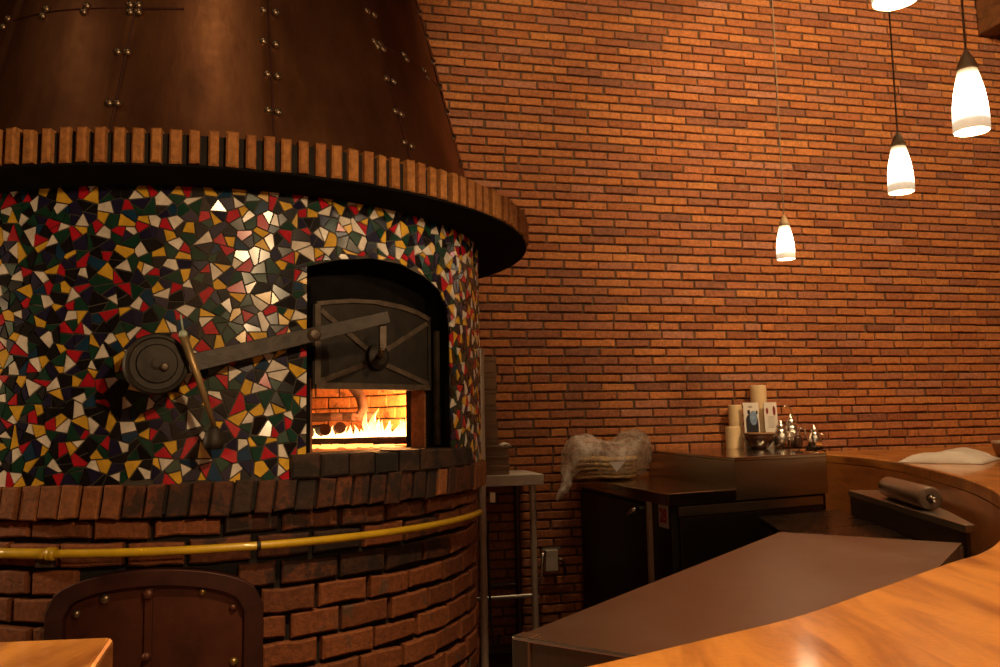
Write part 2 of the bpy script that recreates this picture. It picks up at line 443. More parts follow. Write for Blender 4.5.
def inset(p, g):
    p = ccw(p); q = list(p)
    for i in range(len(p)):
        a, b_ = p[i], p[(i+1) % len(p)]
        ex, ey = b_[0]-a[0], b_[1]-a[1]; L = hypot(ex, ey)
        if L < 1e-6: continue
        nx, ny = ey/L, -ex/L
        q = clip(q, nx, ny, nx*a[0]+ny*a[1]-g)
        if len(q) < 3: return []
    return q
K = RS*pi/180       # metres per degree
rng = random.Random(21)
cell = .071
S0, S1 = -172*K, 30*K
nx_, ny_ = int((S1-S0)/cell), int((Z1-Z0)/cell)+1
site = {}
for i in range(-1, nx_+1):
    for j in range(-1, ny_+1):
        site[i, j] = (S0+(i+.5+rng.uniform(-.42, .42))*cell, Z0+(j+.5+rng.uniform(-.42, .42))*cell)
mp_s = ccw([(a*K, z) for a, z in mouth])
def split(p, out, depth=0):
    A = area(p)
    if A < .00170*rng.uniform(.8, 1.35) or depth > 6: out.append(p); return
    c = cen(p)
    best = max(((p[i][0]-p[j][0], p[i][1]-p[j][1]) for i in range(len(p)) for j in range(i)), key=lambda v: v[0]**2+v[1]**2)
    th = atan2(best[1], best[0])+rng.uniform(-.28, .28); n = (cos(th), sin(th))
    cc = n[0]*c[0]+n[1]*c[1]+rng.uniform(-.12, .12)*math.sqrt(A)
    for q in (clip(p, n[0], n[1], cc), clip(p, -n[0], -n[1], -cc)):
        if area(q) > .0001: split(q, out, depth+1)
tiles = []
for i in range(nx_):
    for j in range(ny_):
        s = site[i, j]; p = [(s[0]-.3, s[1]-.3), (s[0]+.3, s[1]-.3), (s[0]+.3, s[1]+.3), (s[0]-.3, s[1]+.3)]
        for di in range(-3, 4):
            for dj in range(-2, 3):
                if (di or dj) and (i+di, j+dj) in site:
                    q = site[i+di, j+dj]; nx, ny = q[0]-s[0], q[1]-s[1]
                    p = clip(p, nx, ny, (q[0]**2+q[1]**2-s[0]**2-s[1]**2)/2)
        p = clip(p, 0, 1, Z1-.005); p = clip(p, 0, -1, -Z0)
        if area(p) < .0004: continue
        pcs = []; split(p, pcs)
        for q in pcs:       # cut away the mouth
            inside = q; keep = []
            for e in range(len(mp_s)):
                a, b_ = mp_s[e], mp_s[(e+1) % len(mp_s)]
                nx, ny = b_[1]-a[1], -(b_[0]-a[0]); c_ = nx*a[0]+ny*a[1]
                o_ = clip(inside, -nx, -ny, -c_)
                if area(o_) > .00025: keep.append(o_)
                inside = clip(inside, nx, ny, c_)
                if area(inside) < 1e-6: break
            tiles += keep if area(inside) > 1e-6 else [q]
weights = dict(white=.23, yellow=.20, red=.12, green=.15, navy=.12, black=.16, teal=.02)
done = []; grid = {}
for q in tiles:
    p = inset(q, .0021)
    if len(p) < 3 or area(p) < .0002: continue
    c = cen(p); gk = (int(c[0]/.06), int(c[1]/.06))
    near = {}
    for a in (-1, 0, 1):
        for b_ in (-1, 0, 1):
            for (cc, kk) in grid.get((gk[0]+a, gk[1]+b_), []):
                if hypot(cc[0]-c[0], cc[1]-c[1]) < .062: near[kk] = near.get(kk, 0)+1
    w = [weights[k]*(.06 if (k in near and k in ('white', 'yellow', 'red')) else .4 if k in near else 1) for k in TK]
    k = rng.choices(TK, w)[0]
    grid.setdefault(gk, []).append((c, k))
    deg = c[0]/K; O = P(deg, RS+.0045, c[1]); n = Vector((cos(R(deg)), sin(R(deg)), 0)); t = Vector((-n.y, n.x, 0)); z = Vector((0, 0, 1))
    ta, tb = rng.gauss(0, .05), rng.gauss(0, .05)
    top = []; bot = []
    for x, y in p:
        a, b_ = x-c[0], y-c[1]
        top.append(bm.verts.new(O+t*a*.985+z*b_*.985+n*(ta*a+tb*b_)))
        bot.append(bm.verts.new(O+t*a+z*b_-n*.006))
    mi = TK.index(k)
    bm.faces.new(top).material_index = mi
    for i in range(len(top)):
        bm.faces.new((bot[i], bot[(i+1) % len(top)], top[(i+1) % len(top)], top[i])).material_index = mi
po('mosaic_wall', bm, M_TILES+[M['grout']], recalc=False)

# mouth: flared recess, back plate with the fire slot, sill
MD = -42.0
mv = Vector((cos(R(MD)), sin(R(MD)), 0)); tv = Vector((-mv.y, mv.x, 0)); OC = Vector((CX, CY, 0))
def Q(t, s, z): return OC+mv*s+tv*t+Vector((0, 0, z))
bm = BM()
out_, in_ = [], []
ring = [(-58.5, 1.33)]+[(-58.5, 2.036), (-53.3, 2.067), (-46.5, 2.089), (-39.8, 2.085), (-33.1, 2.054), (-28.3, 2.012), (-25.4, 1.945), (-24.6, 1.86)]+[(-24.6, 1.33)]
tin = [-.36, -.36, -.25, -.10, .05, .21, .33, .405, .425, .425]
for (a, z), t in zip(ring, tin):
    out_.append(bm.verts.new(P(a, RS+.002, z))); in_.append(bm.verts.new(Q(t, .985, z)))
for i in range(len(ring)-1): bm.faces.new((out_[i], out_[i+1], in_[i+1], in_[i]))
for t0, t1, z0, z1 in ((-.40, -.220, 1.33, 2.0), (.345, .46, 1.33, 2.0), (-.40, .46, 1.66, 2.2)):
    fbox(bm, Q(t0, .93, z0), tv*(t1-t0), mv*.055, (0, 0, z1-z0))
po('oven_mouth', bm, M['soot'])
# lit side of the throat
for t_ in (.335, -.222):
    bm = BM(); fbox(bm, Q(t_, .905, 1.39), tv*.012, mv*.078, (0, 0, .28)); po('throat_brick', bm, M['oven_brick'])
bm = BM()
a = -61.5
while a < -17.2:
    b_ = min(a+5.1, -16.8)
    brick(bm, cyl, a+.15, b_-.15, 1.316, 1.394+random.uniform(-.003, .003), 1.08, 1.199+random.uniform(-.004, .004), .008, 2, .1, 0, .003, .4)
    a = b_
prism(bm, [Q(-.36, .88, 0)[:2], Q(.43, .88, 0)[:2], Q(.42, 1.06, 0)[:2], Q(0, 1.14, 0)[:2], Q(-.36, 1.06, 0)[:2]], 1.33, 1.392)
po('sill', bm, M['burnt_brick'])

# chamber
bm = BM()
lathe(bm, [(0, 1.34), (.9, 1.34), (.9, 1.392), (0, 1.392)], (CX, CY, 0), 64)
fl = len(bm.faces)
for k in range(8):
    z0 = 1.395+k*.062
    a = -20+(4.5 if k % 2 else 0)
    while a < 285:
        b_ = a+9.5
        if z0 > 1.70 or not (a < -12 or b_ > 290):
            brick(bm, lambda u, v, d: P(u, 1.8-d, v), a+.3, b_-.3, z0, z0+.055, .88, .905+random.uniform(-.004, .004), .004, 2, .1, 0, .002, .25)
        a = b_
n0 = len(bm.faces)
ring0 = [P(-18+306*i/60, .912, 1.34) for i in range(61)]
vs = [[bm.verts.new((p.x, p.y, z)) for p in ring0] for z in (1.34, 1.9)]
for i in range(60): bm.faces.new((vs[0][i], vs[0][i+1], vs[1][i+1], vs[1][i])).material_index = 1
m0 = len(bm.faces)
lathe(bm, [(.915, 1.89), (.80, 2.02), (.5, 2.12), (0, 2.16)], (CX, CY, 0), 48)
bm.faces.ensure_lookup_table()
for f in bm.faces[m0:]: f.material_index = 1
po('oven_chamber', bm, [M['fire_brick'], M['dark_mortar']], recalc=False)

# raised iron door in the mouth: arched plate, frame straps and an X of braces
hd_pts = [(-.222, 1.622), (.352, 1.622), (.352, 1.921), (.275, 1.945), (.195, 1.960), (.067, 1.970), (-.054, 1.962), (-.14, 1.948), (-.222, 1.928)]
bm = BM()
lo = [bm.verts.new(Q(t, .992, z)) for t, z in hd_pts]; hi = [bm.verts.new(Q(t, 1.004, z)) for t, z in hd_pts]
bm.faces.new(lo[::-1]); bm.faces.new(hi)
for i in range(len(lo)): j = (i+1) % len(lo); bm.faces.new((lo[i], lo[j], hi[j], hi[i]))
idoor = po('iron_door', bm, M['iron'], loc=Q(.066, 1.0, 1.75), bevel=.002)
def strap(pts, w, s0=1.004, s1=1.014, name='door_strap', mm='iron_edge'):
    bm = BM()
    for (t0, z0), (t1, z1) in zip(pts, pts[1:]):
        d = Vector((t1-t0, z1-z0)); L = d.length; d /= L; nn = Vector((-d.y, d.x))*w/2
        e = d*w*.15
        q = [Vector((t0, z0))-e+nn, Vector((t1, z1))+e+nn, Vector((t1, z1))+e-nn, Vector((t0, z0))-e-nn]
        A = [bm.verts.new(Q(x, s0, y)) for x, y in q]; B = [bm.verts.new(Q(x, s1, y)) for x, y in q]
        bm.faces.new(A[::-1]); bm.faces.new(B)
        for i in range(4): bm.faces.new((A[i], A[(i+1) % 4], B[(i+1) % 4], B[i]))
    return po(name, bm, M[mm], parent=idoor, loc=Q(.066, 1.01, 1.75), bevel=.0015)
strap([(-.21, 1.634), (.342, 1.634)], .022)
strap([(-.208, 1.93), (-.14, 1.942), (-.054, 1.954), (.067, 1.960)], .016)
strap([(.067, 1.960), (.195, 1.951), (.275, 1.936), (.345, 1.914)], .020)
strap([(-.208, 1.64), (-.208, 1.925)], .024)
strap([(.342, 1.64), (.342, 1.91)], .014, mm='iron')
for q in ((-.195, 1.648), (.335, 1.648), (-.19, 1.905), (.33, 1.895)):
    strap([(.066+(.05 if q[0] > 0 else -.05), 1.748+(.03 if q[1] > 1.75 else -.03)), q], .020, 1.004, 1.012)
bm = BM(); lathe(bm, [(0, 0), (.05, 0), (.05, .02), (.03, .034), (0, .036)], Q(.066, 1.004, 1.748), 20, mv)
po('hub', bm, M['iron'], parent=idoor, loc=Q(.066, 1.01, 1.748))
bm = BM(); fbox(bm, Q(.385, .99, 1.40), tv*.018, mv*.02, (0, 0, .47)); lathe(bm, [(0, 0), (.010, 0), (.010, .01), (0, .016)], Q(.425, 1.0, 1.84), 10, mv)
po('door_rail', bm, M['iron_edge'], bevel=.002)

# counterweighted lever
LM_ = -62.0
lm = Vector((cos(R(LM_)), sin(R(LM_)), 0)); lt = Vector((-lm.y, lm.x, 0))
def LP(t, s, z): return OC+lm*s+lt*t+Vector((0, 0, z))
bm = BM()
d0, d1 = Vector((-.415, 1.664)), Vector((.337, 1.862)); dd = (d1-d0).normalized(); nn = Vector((-dd.y, dd.x))
w0, w1 = .030, .021
q = [d0-nn*w0, d1-nn*w1, d1+nn*w1, d0+nn*w0]
A = [bm.verts.new(LP(x, 1.238, y)) for x, y in q]; B = [bm.verts.new(LP(x, 1.256, y)) for x, y in q]
bm.faces.new(A[::-1]); bm.faces.new(B)
for i in range(4): bm.faces.new((A[i], A[(i+1) % 4], B[(i+1) % 4], B[i]))
lever = po('door_lever', bm, M['lever_iron'], loc=LP(.07, 1.247, 1.79), bevel=.002)
bm = BM()
lathe(bm, [(0, 0), (.088, 0), (.092, .006), (.092, .052), (.088, .060), (.080, .062), (.076, .058), (.060, .058), (.056, .064), (.02, .066), (.012, .068), (0, .068)], LP(-.415, 1.235, 1.685), 44, lm)
po('counterweight', bm, M['iron'], parent=lever, loc=LP(-.415, 1.26, 1.685))
bm = BM(); lathe(bm, [(0, 0), (.012, 0), (.013, .008), (.008, .014), (0, .015)], LP(-.395, 1.303, 1.676), 14, lm)
po('axle_nut', bm, M['iron_edge'], parent=lever, loc=LP(-.395, 1.305, 1.676))
bm = BM(); lathe(bm, [(0, 0), (.024, 0), (.024, .03), (.014, .04), (0, .042)], LP(.072, 1.19+.04, 1.792), 18, lm); tube(bm, [LP(.072, 1.10, 1.792), LP(.072, 1.24, 1.792)], .014)
po('pivot_bolt', bm, M['iron_edge'], parent=lever, loc=LP(.072, 1.23, 1.792))
bm = BM()
e = LP(.322, 1.23, 1.858)
fbox(bm, e+lt*-.012-lm*.01+Vector((0, 0, -.105)), lt*.024, lm*.016, (0, 0, .105))
tube(bm, [e+Vector((0, 0, -.10)), Q(.066, 1.03, 1.748)], .012)
po('hanger', bm, M['iron_edge'], parent=lever, loc=e, bevel=.002)

# brass rod in its socket
bm = BM(); tube(bm, [LP(-.347, 1.335, 1.765), LP(-.30, 1.32, 1.64), LP(-.247, 1.29, 1.495)], [.0135, .011, .0075], 14)
rod = po('brass_rod', bm, M['brass'], loc=LP(-.3, 1.3, 1.63), smooth=True)
bm = BM(); lathe(bm, [(0, 0), (.026, 0), (.032, .02), (.027, .05), (.018, .062), (.012, .07), (0, .07)], LP(-.247, 1.285, 1.425), 18); tube(bm, [LP(-.247, 1.285, 1.45), LP(-.247, 1.15, 1.45)], .014)
po('socket', bm, M['iron'], parent=rod, loc=LP(-.247, 1.28, 1.43), smooth=True)
bm = BM(); lathe(bm, [(0, 0), (.014, 0), (.012, .016), (.004, .022), (0, .022)], LP(-.348, 1.335, 1.763), 12)
tube(bm, [LP(-.348, 1.335, 1.78), LP(-.356, 1.335, 1.83)], .003, 6)
po('rod_cap', bm, M['green_cap'], parent=rod, loc=LP(-.348, 1.33, 1.77), smooth=True)

# brick rim above the mosaic
bm = BM()
lathe(bm, [(1.16, 2.281), (1.398, 2.281), (1.398, 2.289), (1.380, 2.290), (1.380, 2.388), (1.30, 2.398), (1.13, 2.398), (1.13, 2.281), (1.16, 2.281)], (CX, CY, 0), 128)
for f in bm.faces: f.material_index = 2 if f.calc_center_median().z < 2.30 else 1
a = -190; dphi = 2.205
while a < 60:
    b_ = a+dphi+random.uniform(-.12, .12); mi = 0
    brick(bm, lambda u, v, d: P(u, d, v), a+.45, b_-.45, 2.291+random.uniform(-.002, .002), 2.400+random.uniform(-.003, .002), 1.30, 1.405+random.uniform(-.006, .006), .006, 1, .10, 0, .003, .25)
    a = b_
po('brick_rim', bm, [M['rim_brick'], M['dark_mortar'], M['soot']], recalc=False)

# hood
def hood_r(z): return 1.18-.2525*(z-2.4)
SEAMS = [-117, -90.2, -64.2, -37.2, -11, 15]
bm = BM()
zs = [2.392+i*(ZC-2.392)/40 for i in range(41)]
nph = 360
grid_v = []
for z in zs:
    rr = []
    for i in range(nph):
        a = -180+i
        aa = a - (z-2.6)*(-3.5 if abs(a+37) < 14 else 1.2 if abs(a+90) < 10 else 0)
        k = max([s for s in SEAMS if s <= aa], default=-144)
        fr = (aa-k)/27.
        d = .006*min(1, max(0, fr))
        d += .012*noise.noise(Vector((a*.06, z*1.6, 3.3)))*(0.4 if a < -60 else 1)
        rr.append(bm.verts.new(P(a, hood_r(z)+d, z)))
    grid_v.append(rr)
for A, B in zip(grid_v, grid_v[1:]):
    for i in range(nph): bm.faces.new((A[i], A[(i+1) % nph], B[(i+1) % nph], B[i]))
hood = po('hood', bm, M['hood'], loc=(CX, CY, 2.392), smooth=True)
bm0 = BM(); lathe(bm0, [(.0145, 0), (.0142, .004), (.0115, .009), (.006, .012), (0, .013)], (0, 0, 0), 12)
me_r = bpy.data.meshes.new('rivet'); bm0.to_mesh(me_r); bm0.free(); me_r.materials.append(M['rivet'])
for p in me_r.polygons: p.use_smooth = True
RV = [(-90.9, 2.572), (-89.5, 2.571), (-90.9, 2.772), (-89.2, 2.771), (-90.1, 2.965), (-88.5, 2.964), (-89.9, 2.935), (-88.3, 2.935), (-98.8, 2.971), (-99.2, 2.947),
      (-108.3, 2.985), (-108.8, 2.957), (-119.6, 2.993), (-120.5, 2.963), (-65.2, 2.989), (-62.8, 2.99), (-65.4, 2.857), (-63.1, 2.853), (-64.9, 2.723), (-63.1, 2.721),
      (-65.0, 2.579), (-63.3, 2.577), (-40.4, 3.125), (-38.3, 3.122), (-40.0, 2.992), (-37.6, 2.973), (-39.3, 2.975), (-38.4, 2.990), (-38.5, 2.838), (-36.4, 2.838), (-37.8, 2.70), (-36.1, 2.697), (-37.0, 2.572), (-35.0, 2.566),
      (-30.3, 3.001), (-29.5, 2.984), (-21.7, 2.994), (-20.4, 2.967)]
for z in (2.5, 2.62, 2.74, 2.86, 2.98, 3.1, 3.22, 3.34, 3.46): RV += [(-12.2, z), (-10.0, z+.02)]
for a, z in RV:
    o = bpy.data.objects.new('rivet', me_r); C.objects.link(o); o.parent = hood
    nrm = Vector((cos(R(a)), sin(R(a)), .2525)).normalized()
    o.rotation_mode = 'QUATERNION'; o.rotation_quaternion = nrm.to_track_quat('Z', 'Y')
    o.location = P(a, hood_r(z)+.006, z)-Vector((CX, CY, 2.392))
bm = BM()       # lap seams
def seam(pts):
    pts2 = []
    for (a0, z0), (a1, z1) in zip(pts, pts[1:]):
        n = 8
        pts2 += [(a0+(a1-a0)*i/n, z0+(z1-z0)*i/n) for i in range(n)]
    pts2.append(pts[-1])
    tube(bm, [P(a, hood_r(z)+.005, z) for a, z in pts2], .0032, 6)
seam([(-90.2, 2.41), (-89.0, 2.95), (-88.8, 3.0)]); seam([(-64.2, 2.41), (-64.2, 3.6)]); seam([(-36, 2.41), (-37.2, 2.77), (-39.2, 3.05), (-40, 3.6)])
seam([(-128, 2.985), (-108.5, 2.972), (-99, 2.960), (-89, 2.95), (-80, 2.955)]); seam([(-38.5, 2.99), (-30, 2.995), (-20.8, 2.98), (-8, 2.98)]); seam([(-11, 2.41), (-11, 3.7)])
po('seam', bm, M['ash_frame'], parent=hood, loc=(CX, CY, 2.392))

# ash door in the base
def ash_outline(inset_):
    pts = []
    hw = 16.2-inset_*18/.4*1.05; sp = .925; top = .128-inset_*.55
    for i in range(25):
        x = -1+2*i/24; pts.append((-81.5+hw*x, sp+top*math.sqrt(max(0, 1-x*x))**.9-inset_*.25))
    return pts
def curved_panel(bm, top_pts, zbot, r0, r1):
    rows = []
    for a, z in top_pts:
        rows.append([bm.verts.new(P(a, r, zz)) for r, zz in ((r0, zbot), (r1, zbot), (r1, z), (r0, z))])
    for A, B in zip(rows, rows[1:]):
        for k in range(4): bm.faces.new((A[k], A[(k+1) % 4], B[(k+1) % 4], B[k]))
    bm.faces.new(rows[0]); bm.faces.new(rows[-1][::-1])
bm = BM(); curved_panel(bm, ash_outline(.05), .12, 1.12, 1.160)
ash = po('ash_door', bm, M['ash_iron'], loc=P(-81.5, 1.17, .12))
bm = BM()
o1, i1 = ash_outline(0), ash_outline(.062)
strips = []
for (a, z), (b_, y) in zip([(o1[0][0], .12)]+o1+[(o1[-1][0], .12)], [(i1[0][0], .12)]+i1+[(i1[-1][0], .12)]):
    strips.append([bm.verts.new(v) for v in (P(a, 1.12, z), P(a, 1.184, z), P(b_, 1.184, y), P(b_, 1.12, y))])
for A, B in zip(strips, strips[1:]):
    for k in range(4): bm.faces.new((A[k], A[(k+1) % 4], B[(k+1) % 4], B[k]))
po('door_frame', bm, M['ash_frame'], parent=ash, loc=P(-81.5, 1.19, .12), bevel=.003)
bm = BM(); prof = []
for z0 in (.12,): curved_panel(bm, [(-82.7, .995), (-81.6, .996)], .12, 1.158, 1.176)
po('centre_strap', bm, M['ash_iron'], parent=ash, loc=P(-82, 1.18, .12), bevel=.002)
def bolt(a, z, mm, r=.013, rr=1.160):
    bm = BM(); lathe(bm, [(r, 0), (r*.97, .004), (r*.7, .010), (0, .013)], P(a, rr, z), 14, (cos(R(a)), sin(R(a)), 0))
    po('rivet', bm, M[mm], parent=ash, loc=P(a, rr, z), smooth=True)
bolt(-93.2, .921, 'rivet'); bolt(-88.9, .966, 'rivet', .017); bolt(-82.2, .978, 'ash_iron', .017, 1.176); bolt(-74.4, .975, 'brass_rivet'); bolt(-69.8, .918, 'ash_iron')
bolt(-82.2, .79, 'ash_iron', .014, 1.176); bolt(-69.6, .75, 'brass_rivet'); bolt(-93, .70, 'rivet')

# yellow gas pipe round the base
bm = BM()
tube(bm, [P(a, 1.190, 1.110) for a in [-150+1.5*i for i in range(94)]], .0135, 12)
gp = po('gas_pipe', bm, M['yellow_pipe'], smooth=True)
bm = BM(); tube(bm, [P(a, 1.190, 1.110) for a in (-106, -104, -102, -100, -98.4, -97.2)], .0165, 14); tube(bm, [P(a, 1.190, 1.110) for a in (-97.2, -96.0)], .020, 14)
po('coupling', bm, M['yellow_pipe'], parent=gp, smooth=True)
bm = BM(); fbox(bm, P(-100, 1.15, 1.06), (.055, 0, 0), (0, -.03, .005), (0, 0, .032)); po('pipe_bracket', bm, M['iron_edge'], parent=gp, bevel=.003)
bm = BM(); tube(bm, [P(-66.5+(j*.3), 1.190, 1.110) for j in range(3)], .0155, 12)
po('pipe_clamp', bm, M['iron'], parent=gp)

# ------------------------------------------------------------------ fire and logs
FX = Vector((-.773*mv.x+.635*tv.x, -.773*mv.y+.635*tv.y, 0)); FS = Vector((FX.y, -FX.x, 0))     # along the look into the mouth, and to its right
F0 = Q(.02, 1.0, 0)
def FP(d, s, z): return F0+FX*d+FS*s+Vector((0, 0, z))
def log_(name, a, b_, r, label):
    bm = BM(); a, b_ = Vector(a), Vector(b_); n = 7
    pts = [a.lerp(b_, i/n)+Vector((random.uniform(-1, 1), random.uniform(-1, 1), random.uniform(-.5, .5)))*r*.22 for i in range(n+1)]
    tube(bm, pts, [r*random.uniform(.88, 1.1) for _ in pts], 12)
    tag(obj(name, bm, M['log'], loc=(a+b_)/2), label, 'firewood')
log_('firewood_log', FP(.60, -.50, 1.415), FP(.64, .45, 1.412), .017, 'long charred log lying along the front of the oven fire')
log_('firewood_log', FP(.98, -.30, 1.455), FP(.62, -.18, 1.470), .026, 'charred log end at left of the fire, pointing out of the oven')
log_('firewood_log', FP(1.0, -.20, 1.425), FP(.75, -.12, 1.478), .025, 'second charred log end from the left, behind the front log')
log_('firewood_log', FP(1.02, -.33, 1.530), FP(.98, .03, 1.525), .024, 'dark log lying across on top of the fire')
bm = BM()
tube(bm, [FP(1.06, -.19, 1.76), FP(1.05, -.10, 1.71), FP(1.04, -.035, 1.63), FP(1.0, -.02, 1.56), FP(.98, -.05, 1.51)], [.022, .026, .028, .026, .024], 12)
tag(obj('firewood_log', bm, M['log'], loc=FP(1.04, -.05, 1.6), smooth=True), 'curved charred branch standing up from the fire against the glowing bricks', 'firewood')
rf = random.Random(5)
bm = BM()
def tongue(p, h, r, lean):
    prof = [(r*.55, 0), (r, h*.14), (r*.92, h*.3), (r*.55, h*.55), (r*.22, h*.8), (0, h)]
    n = 10; rings = []
    for rr, hh in prof:
        sh = FS*(lean*(hh/h)**1.6*h+.012*sin(hh*40+p.x*30))
        c = p+sh+Vector((0, 0, hh))
        rings.append([bm.verts.new(c)] if rr == 0 else [bm.verts.new(c+FS*rr*cos(2*pi*k/n)+FX*rr*.7*sin(2*pi*k/n)) for k in range(n)])
    for A, B in zip(rings, rings[1:]):
        for k in range(n):
            q = list(dict.fromkeys([A[k % len(A)], A[(k+1) % len(A)], B[(k+1) % len(B)], B[k % len(B)]]))
            if len(q) > 2: bm.faces.new(q)
for i in range(56):
    s = -.42+.86*i/55; d = rf.uniform(.70, .86)
    h = rf.uniform(.05, .095) if s < .0 else rf.uniform(.09, .125)
    if -.01 < s < .03: h = .17
    tongue(FP(d, s, 1.395), h, rf.uniform(.022, .036), rf.uniform(-.3, .2))
fire = obj('fire', bm, M['flame'], loc=FP(.85, 0, 1.395), smooth=True)
tag(fire, 'row of yellow white flames burning along the back of the oven', 'fire', kind='stuff')
bm = BM()
for i in range(240):
    p = FP(rf.uniform(.16, .56), rf.uniform(-.34, .36), 1.396+.006); s = rf.uniform(.005, .016)
    if (p-OC).dot(mv) > .84 or (p-OC).dot(tv) > .31: continue
    cbox(bm, p, (s*2.6, s, s*.7), FS, FX)
tag(obj('embers', bm, M['ember'], loc=FP(.3, 0, 1.395)), 'glowing embers spread over the oven floor before the front log', 'embers', kind='stuff')

# ------------------------------------------------------------------ steel post, side table, cartons
post = empty('steel_post', (-.104, 4.29, 0)); tag(post, 'thin steel post standing close beside the oven where the yellow pipe ends', 'post')
bm = BM(); lathe(bm, [(0, .004), (.019, .004), (.019, 1.84), (0, 1.84)], (-.104, 4.29, 0), 16); obj('pole', bm, M['galvanized'], post, loc=(-.104, 4.29, 0), smooth=False)
bm = BM(); lathe(bm, [(0, 0), (.021, 0), (.021, .022), (.012, .03), (0, .03)], (-.104, 4.29, 1.836), 16); tube(bm, [(-.104, 4.29, 1.852), (-.115, 4.28, 1.845)], .005, 8); obj('end_cap', bm, M['steel'], post, loc=(-.104, 4.29, 1.836))
bm = BM(); tube(bm, [(-.075, 4.265, 1.0), (-.08, 4.25, .9), (-.075, 4.25, .7), (-.07, 4.25, .5), (-.055, 4.24, .40), (-.035, 4.24, .42), (-.03, 4.24, .46)], .006, 8); obj('hose', bm, M['iron'], post, loc=(-.075, 4.25, .7))
bm = BM(); cbox(bm, (-.052, 4.27, 1.115), (.03, .02, .05)); obj('pipe_clip', bm, M['steel'], post, loc=(-.06, 4.28, 1.115), bevel=.003)

ST = empty('side_table', W(1.25, 0, .3)); tag(ST, 'narrow steel side table against the brick wall right of the oven', 'table')
def st(name, bm, m, **k): return obj(name, bm, m, ST, loc=k.pop('loc', W(1.25, 0, .3)), **k)
bm = BM(); fbox(bm, W(.55, 1.10, .02), DV*.895, -NV*.48, (0, 0, .065)); st('tabletop', bm, M['galvanized'], bevel=.004)
for u, o in ((1.385, .45), (1.385, .06), (.62, .45), (.62, .06)):
    bm = BM(); lathe(bm, [(0, .0), (.02, .0), (.02, 1.10), (0, 1.10)], W(u, 0, o), 14); st('leg', bm, M['galvanized'] if (u > 1 and o > .1) else M['dark_steel'], loc=W(u, 0, o))  # front right leg light, the others darker: shade put into their colour
for o in (.45, .06):
    bm = BM(); tube(bm, [W(.63, .44, o), W(1.375, .44, o)], .012, 10); st('shelf_rail', bm, M['steel'] if o > .1 else M['dark_steel'], loc=W(1, .44, o))  # rear rail darker than the front one, shade put into its colour
cb_labels = {0: 'bottom', 1: 'second from bottom', 2: 'third from bottom', 3: 'middle', 4: 'third from top', 5: 'second from top', 6: 'topmost'}
def carton(u0, u1, o0, o1, z0, h, label, group):
    r_ = random.uniform(-.006, .006)
    root = empty('cardboard_box', W((u0+u1)/2, z0, (o0+o1)/2))
    tag(root, label, 'box', group)
    bm = BM(); fbox(bm, W(u0+r_, z0, o0), DV*(u1-u0), -NV*(o1-o0), (0, 0, h*.8)); obj('tray', bm, M['cardboard'], root, loc=W((u0+u1)/2, z0, (o0+o1)/2), bevel=.003)
    bm = BM(); fbox(bm, W(u0+r_-.003, z0+h*.72, o0-.003), DV*(u1-u0+.006), -NV*(o1-o0+.006), (0, 0, h*.27)); obj('lid', bm, M['cardboard'], root, loc=W((u0+u1)/2, z0, (o0+o1)/2), bevel=.003)
for k in range(7):
    carton(.86, 1.222, .05, .23, 1.166+k*.1055, .104, 'brown cardboard box, %s of the tall stack behind the steel post' % cb_labels[k], 'tall stack of cardboard boxes')
for k, nm in enumerate(('bottom', 'middle', 'top')):
    carton(.98, 1.245, .26, .44, 1.166+k*.058, .057, 'low cardboard box, %s of the short stack on the side table' % nm, 'short stack of cardboard boxes')
bm = BM()
pts = [(1.205, 1.342), (1.222, 1.352), (1.24, 1.356), (1.254, 1.352), (1.265, 1.338)]
rows = [[bm.verts.new(W(u, z+.003*sin(o*40), o)) for u, z in pts] for o in (.30, .34, .38, .42)]
lo_ = [[bm.verts.new(W(u, z+.003*sin(o*40)-.006, o)) for u, z in pts] for o in (.30, .34, .38, .42)]
for G in (rows, lo_):
    for A, B in zip(G, G[1:]):
        for k in range(4): bm.faces.new((A[k], A[k+1], B[k+1], B[k]))
for k in range(4):
    bm.faces.new((rows[0][k], rows[0][k+1], lo_[0][k+1], lo_[0][k])); bm.faces.new((rows[-1][k], rows[-1][k+1], lo_[-1][k+1], lo_[-1][k]))
    if k < 3: bm.faces.new((rows[k][0], rows[k+1][0], lo_[k+1][0], lo_[k][0])); bm.faces.new((rows[k][-1], rows[k+1][-1], lo_[k+1][-1], lo_[k][-1]))
tag(obj('paper_napkin', bm, M['white_cloth'], loc=W(1.24, 1.345, .36), smooth=True), 'small curled white paper on top of the short box stack', 'paper')

# tap box on the wall
wv = empty('wall_valve', W(1.62, .56, 0)); tag(wv, 'small metal valve box with bent pipes low on the brick wall', 'valve')
bm = BM(); fbox(bm, W(1.575, .50, .004), DV*.085, -NV*.05, (0, 0, .14)); obj('valve_box', bm, M['galvanized'], wv, loc=W(1.62, .56, .02), bevel=.006)
bm = BM(); tube(bm, [W(1.575, .63, .05), W(1.55, .62, .06), W(1.545, .55, .06), W(1.545, .50, .06), W(1.525, .43, .06)], .010, 8); obj('left_pipe', bm, M['chrome'], wv, loc=W(1.55, .52, .05), smooth=True)
bm = BM(); tube(bm, [W(1.66, .58, .05), W(1.685, .57, .06), W(1.70, .53, .06), W(1.705, .47, .06)], .010, 8); obj('right_pipe', bm, M['dark_steel'], wv, loc=W(1.68, .52, .05), smooth=True)
bm = BM(); tube(bm, [W(1.56, .645, .03), W(1.68, .645, .03)], .010, 8); obj('crossbar', bm, M['steel'], wv, loc=W(1.62, .645, .03))

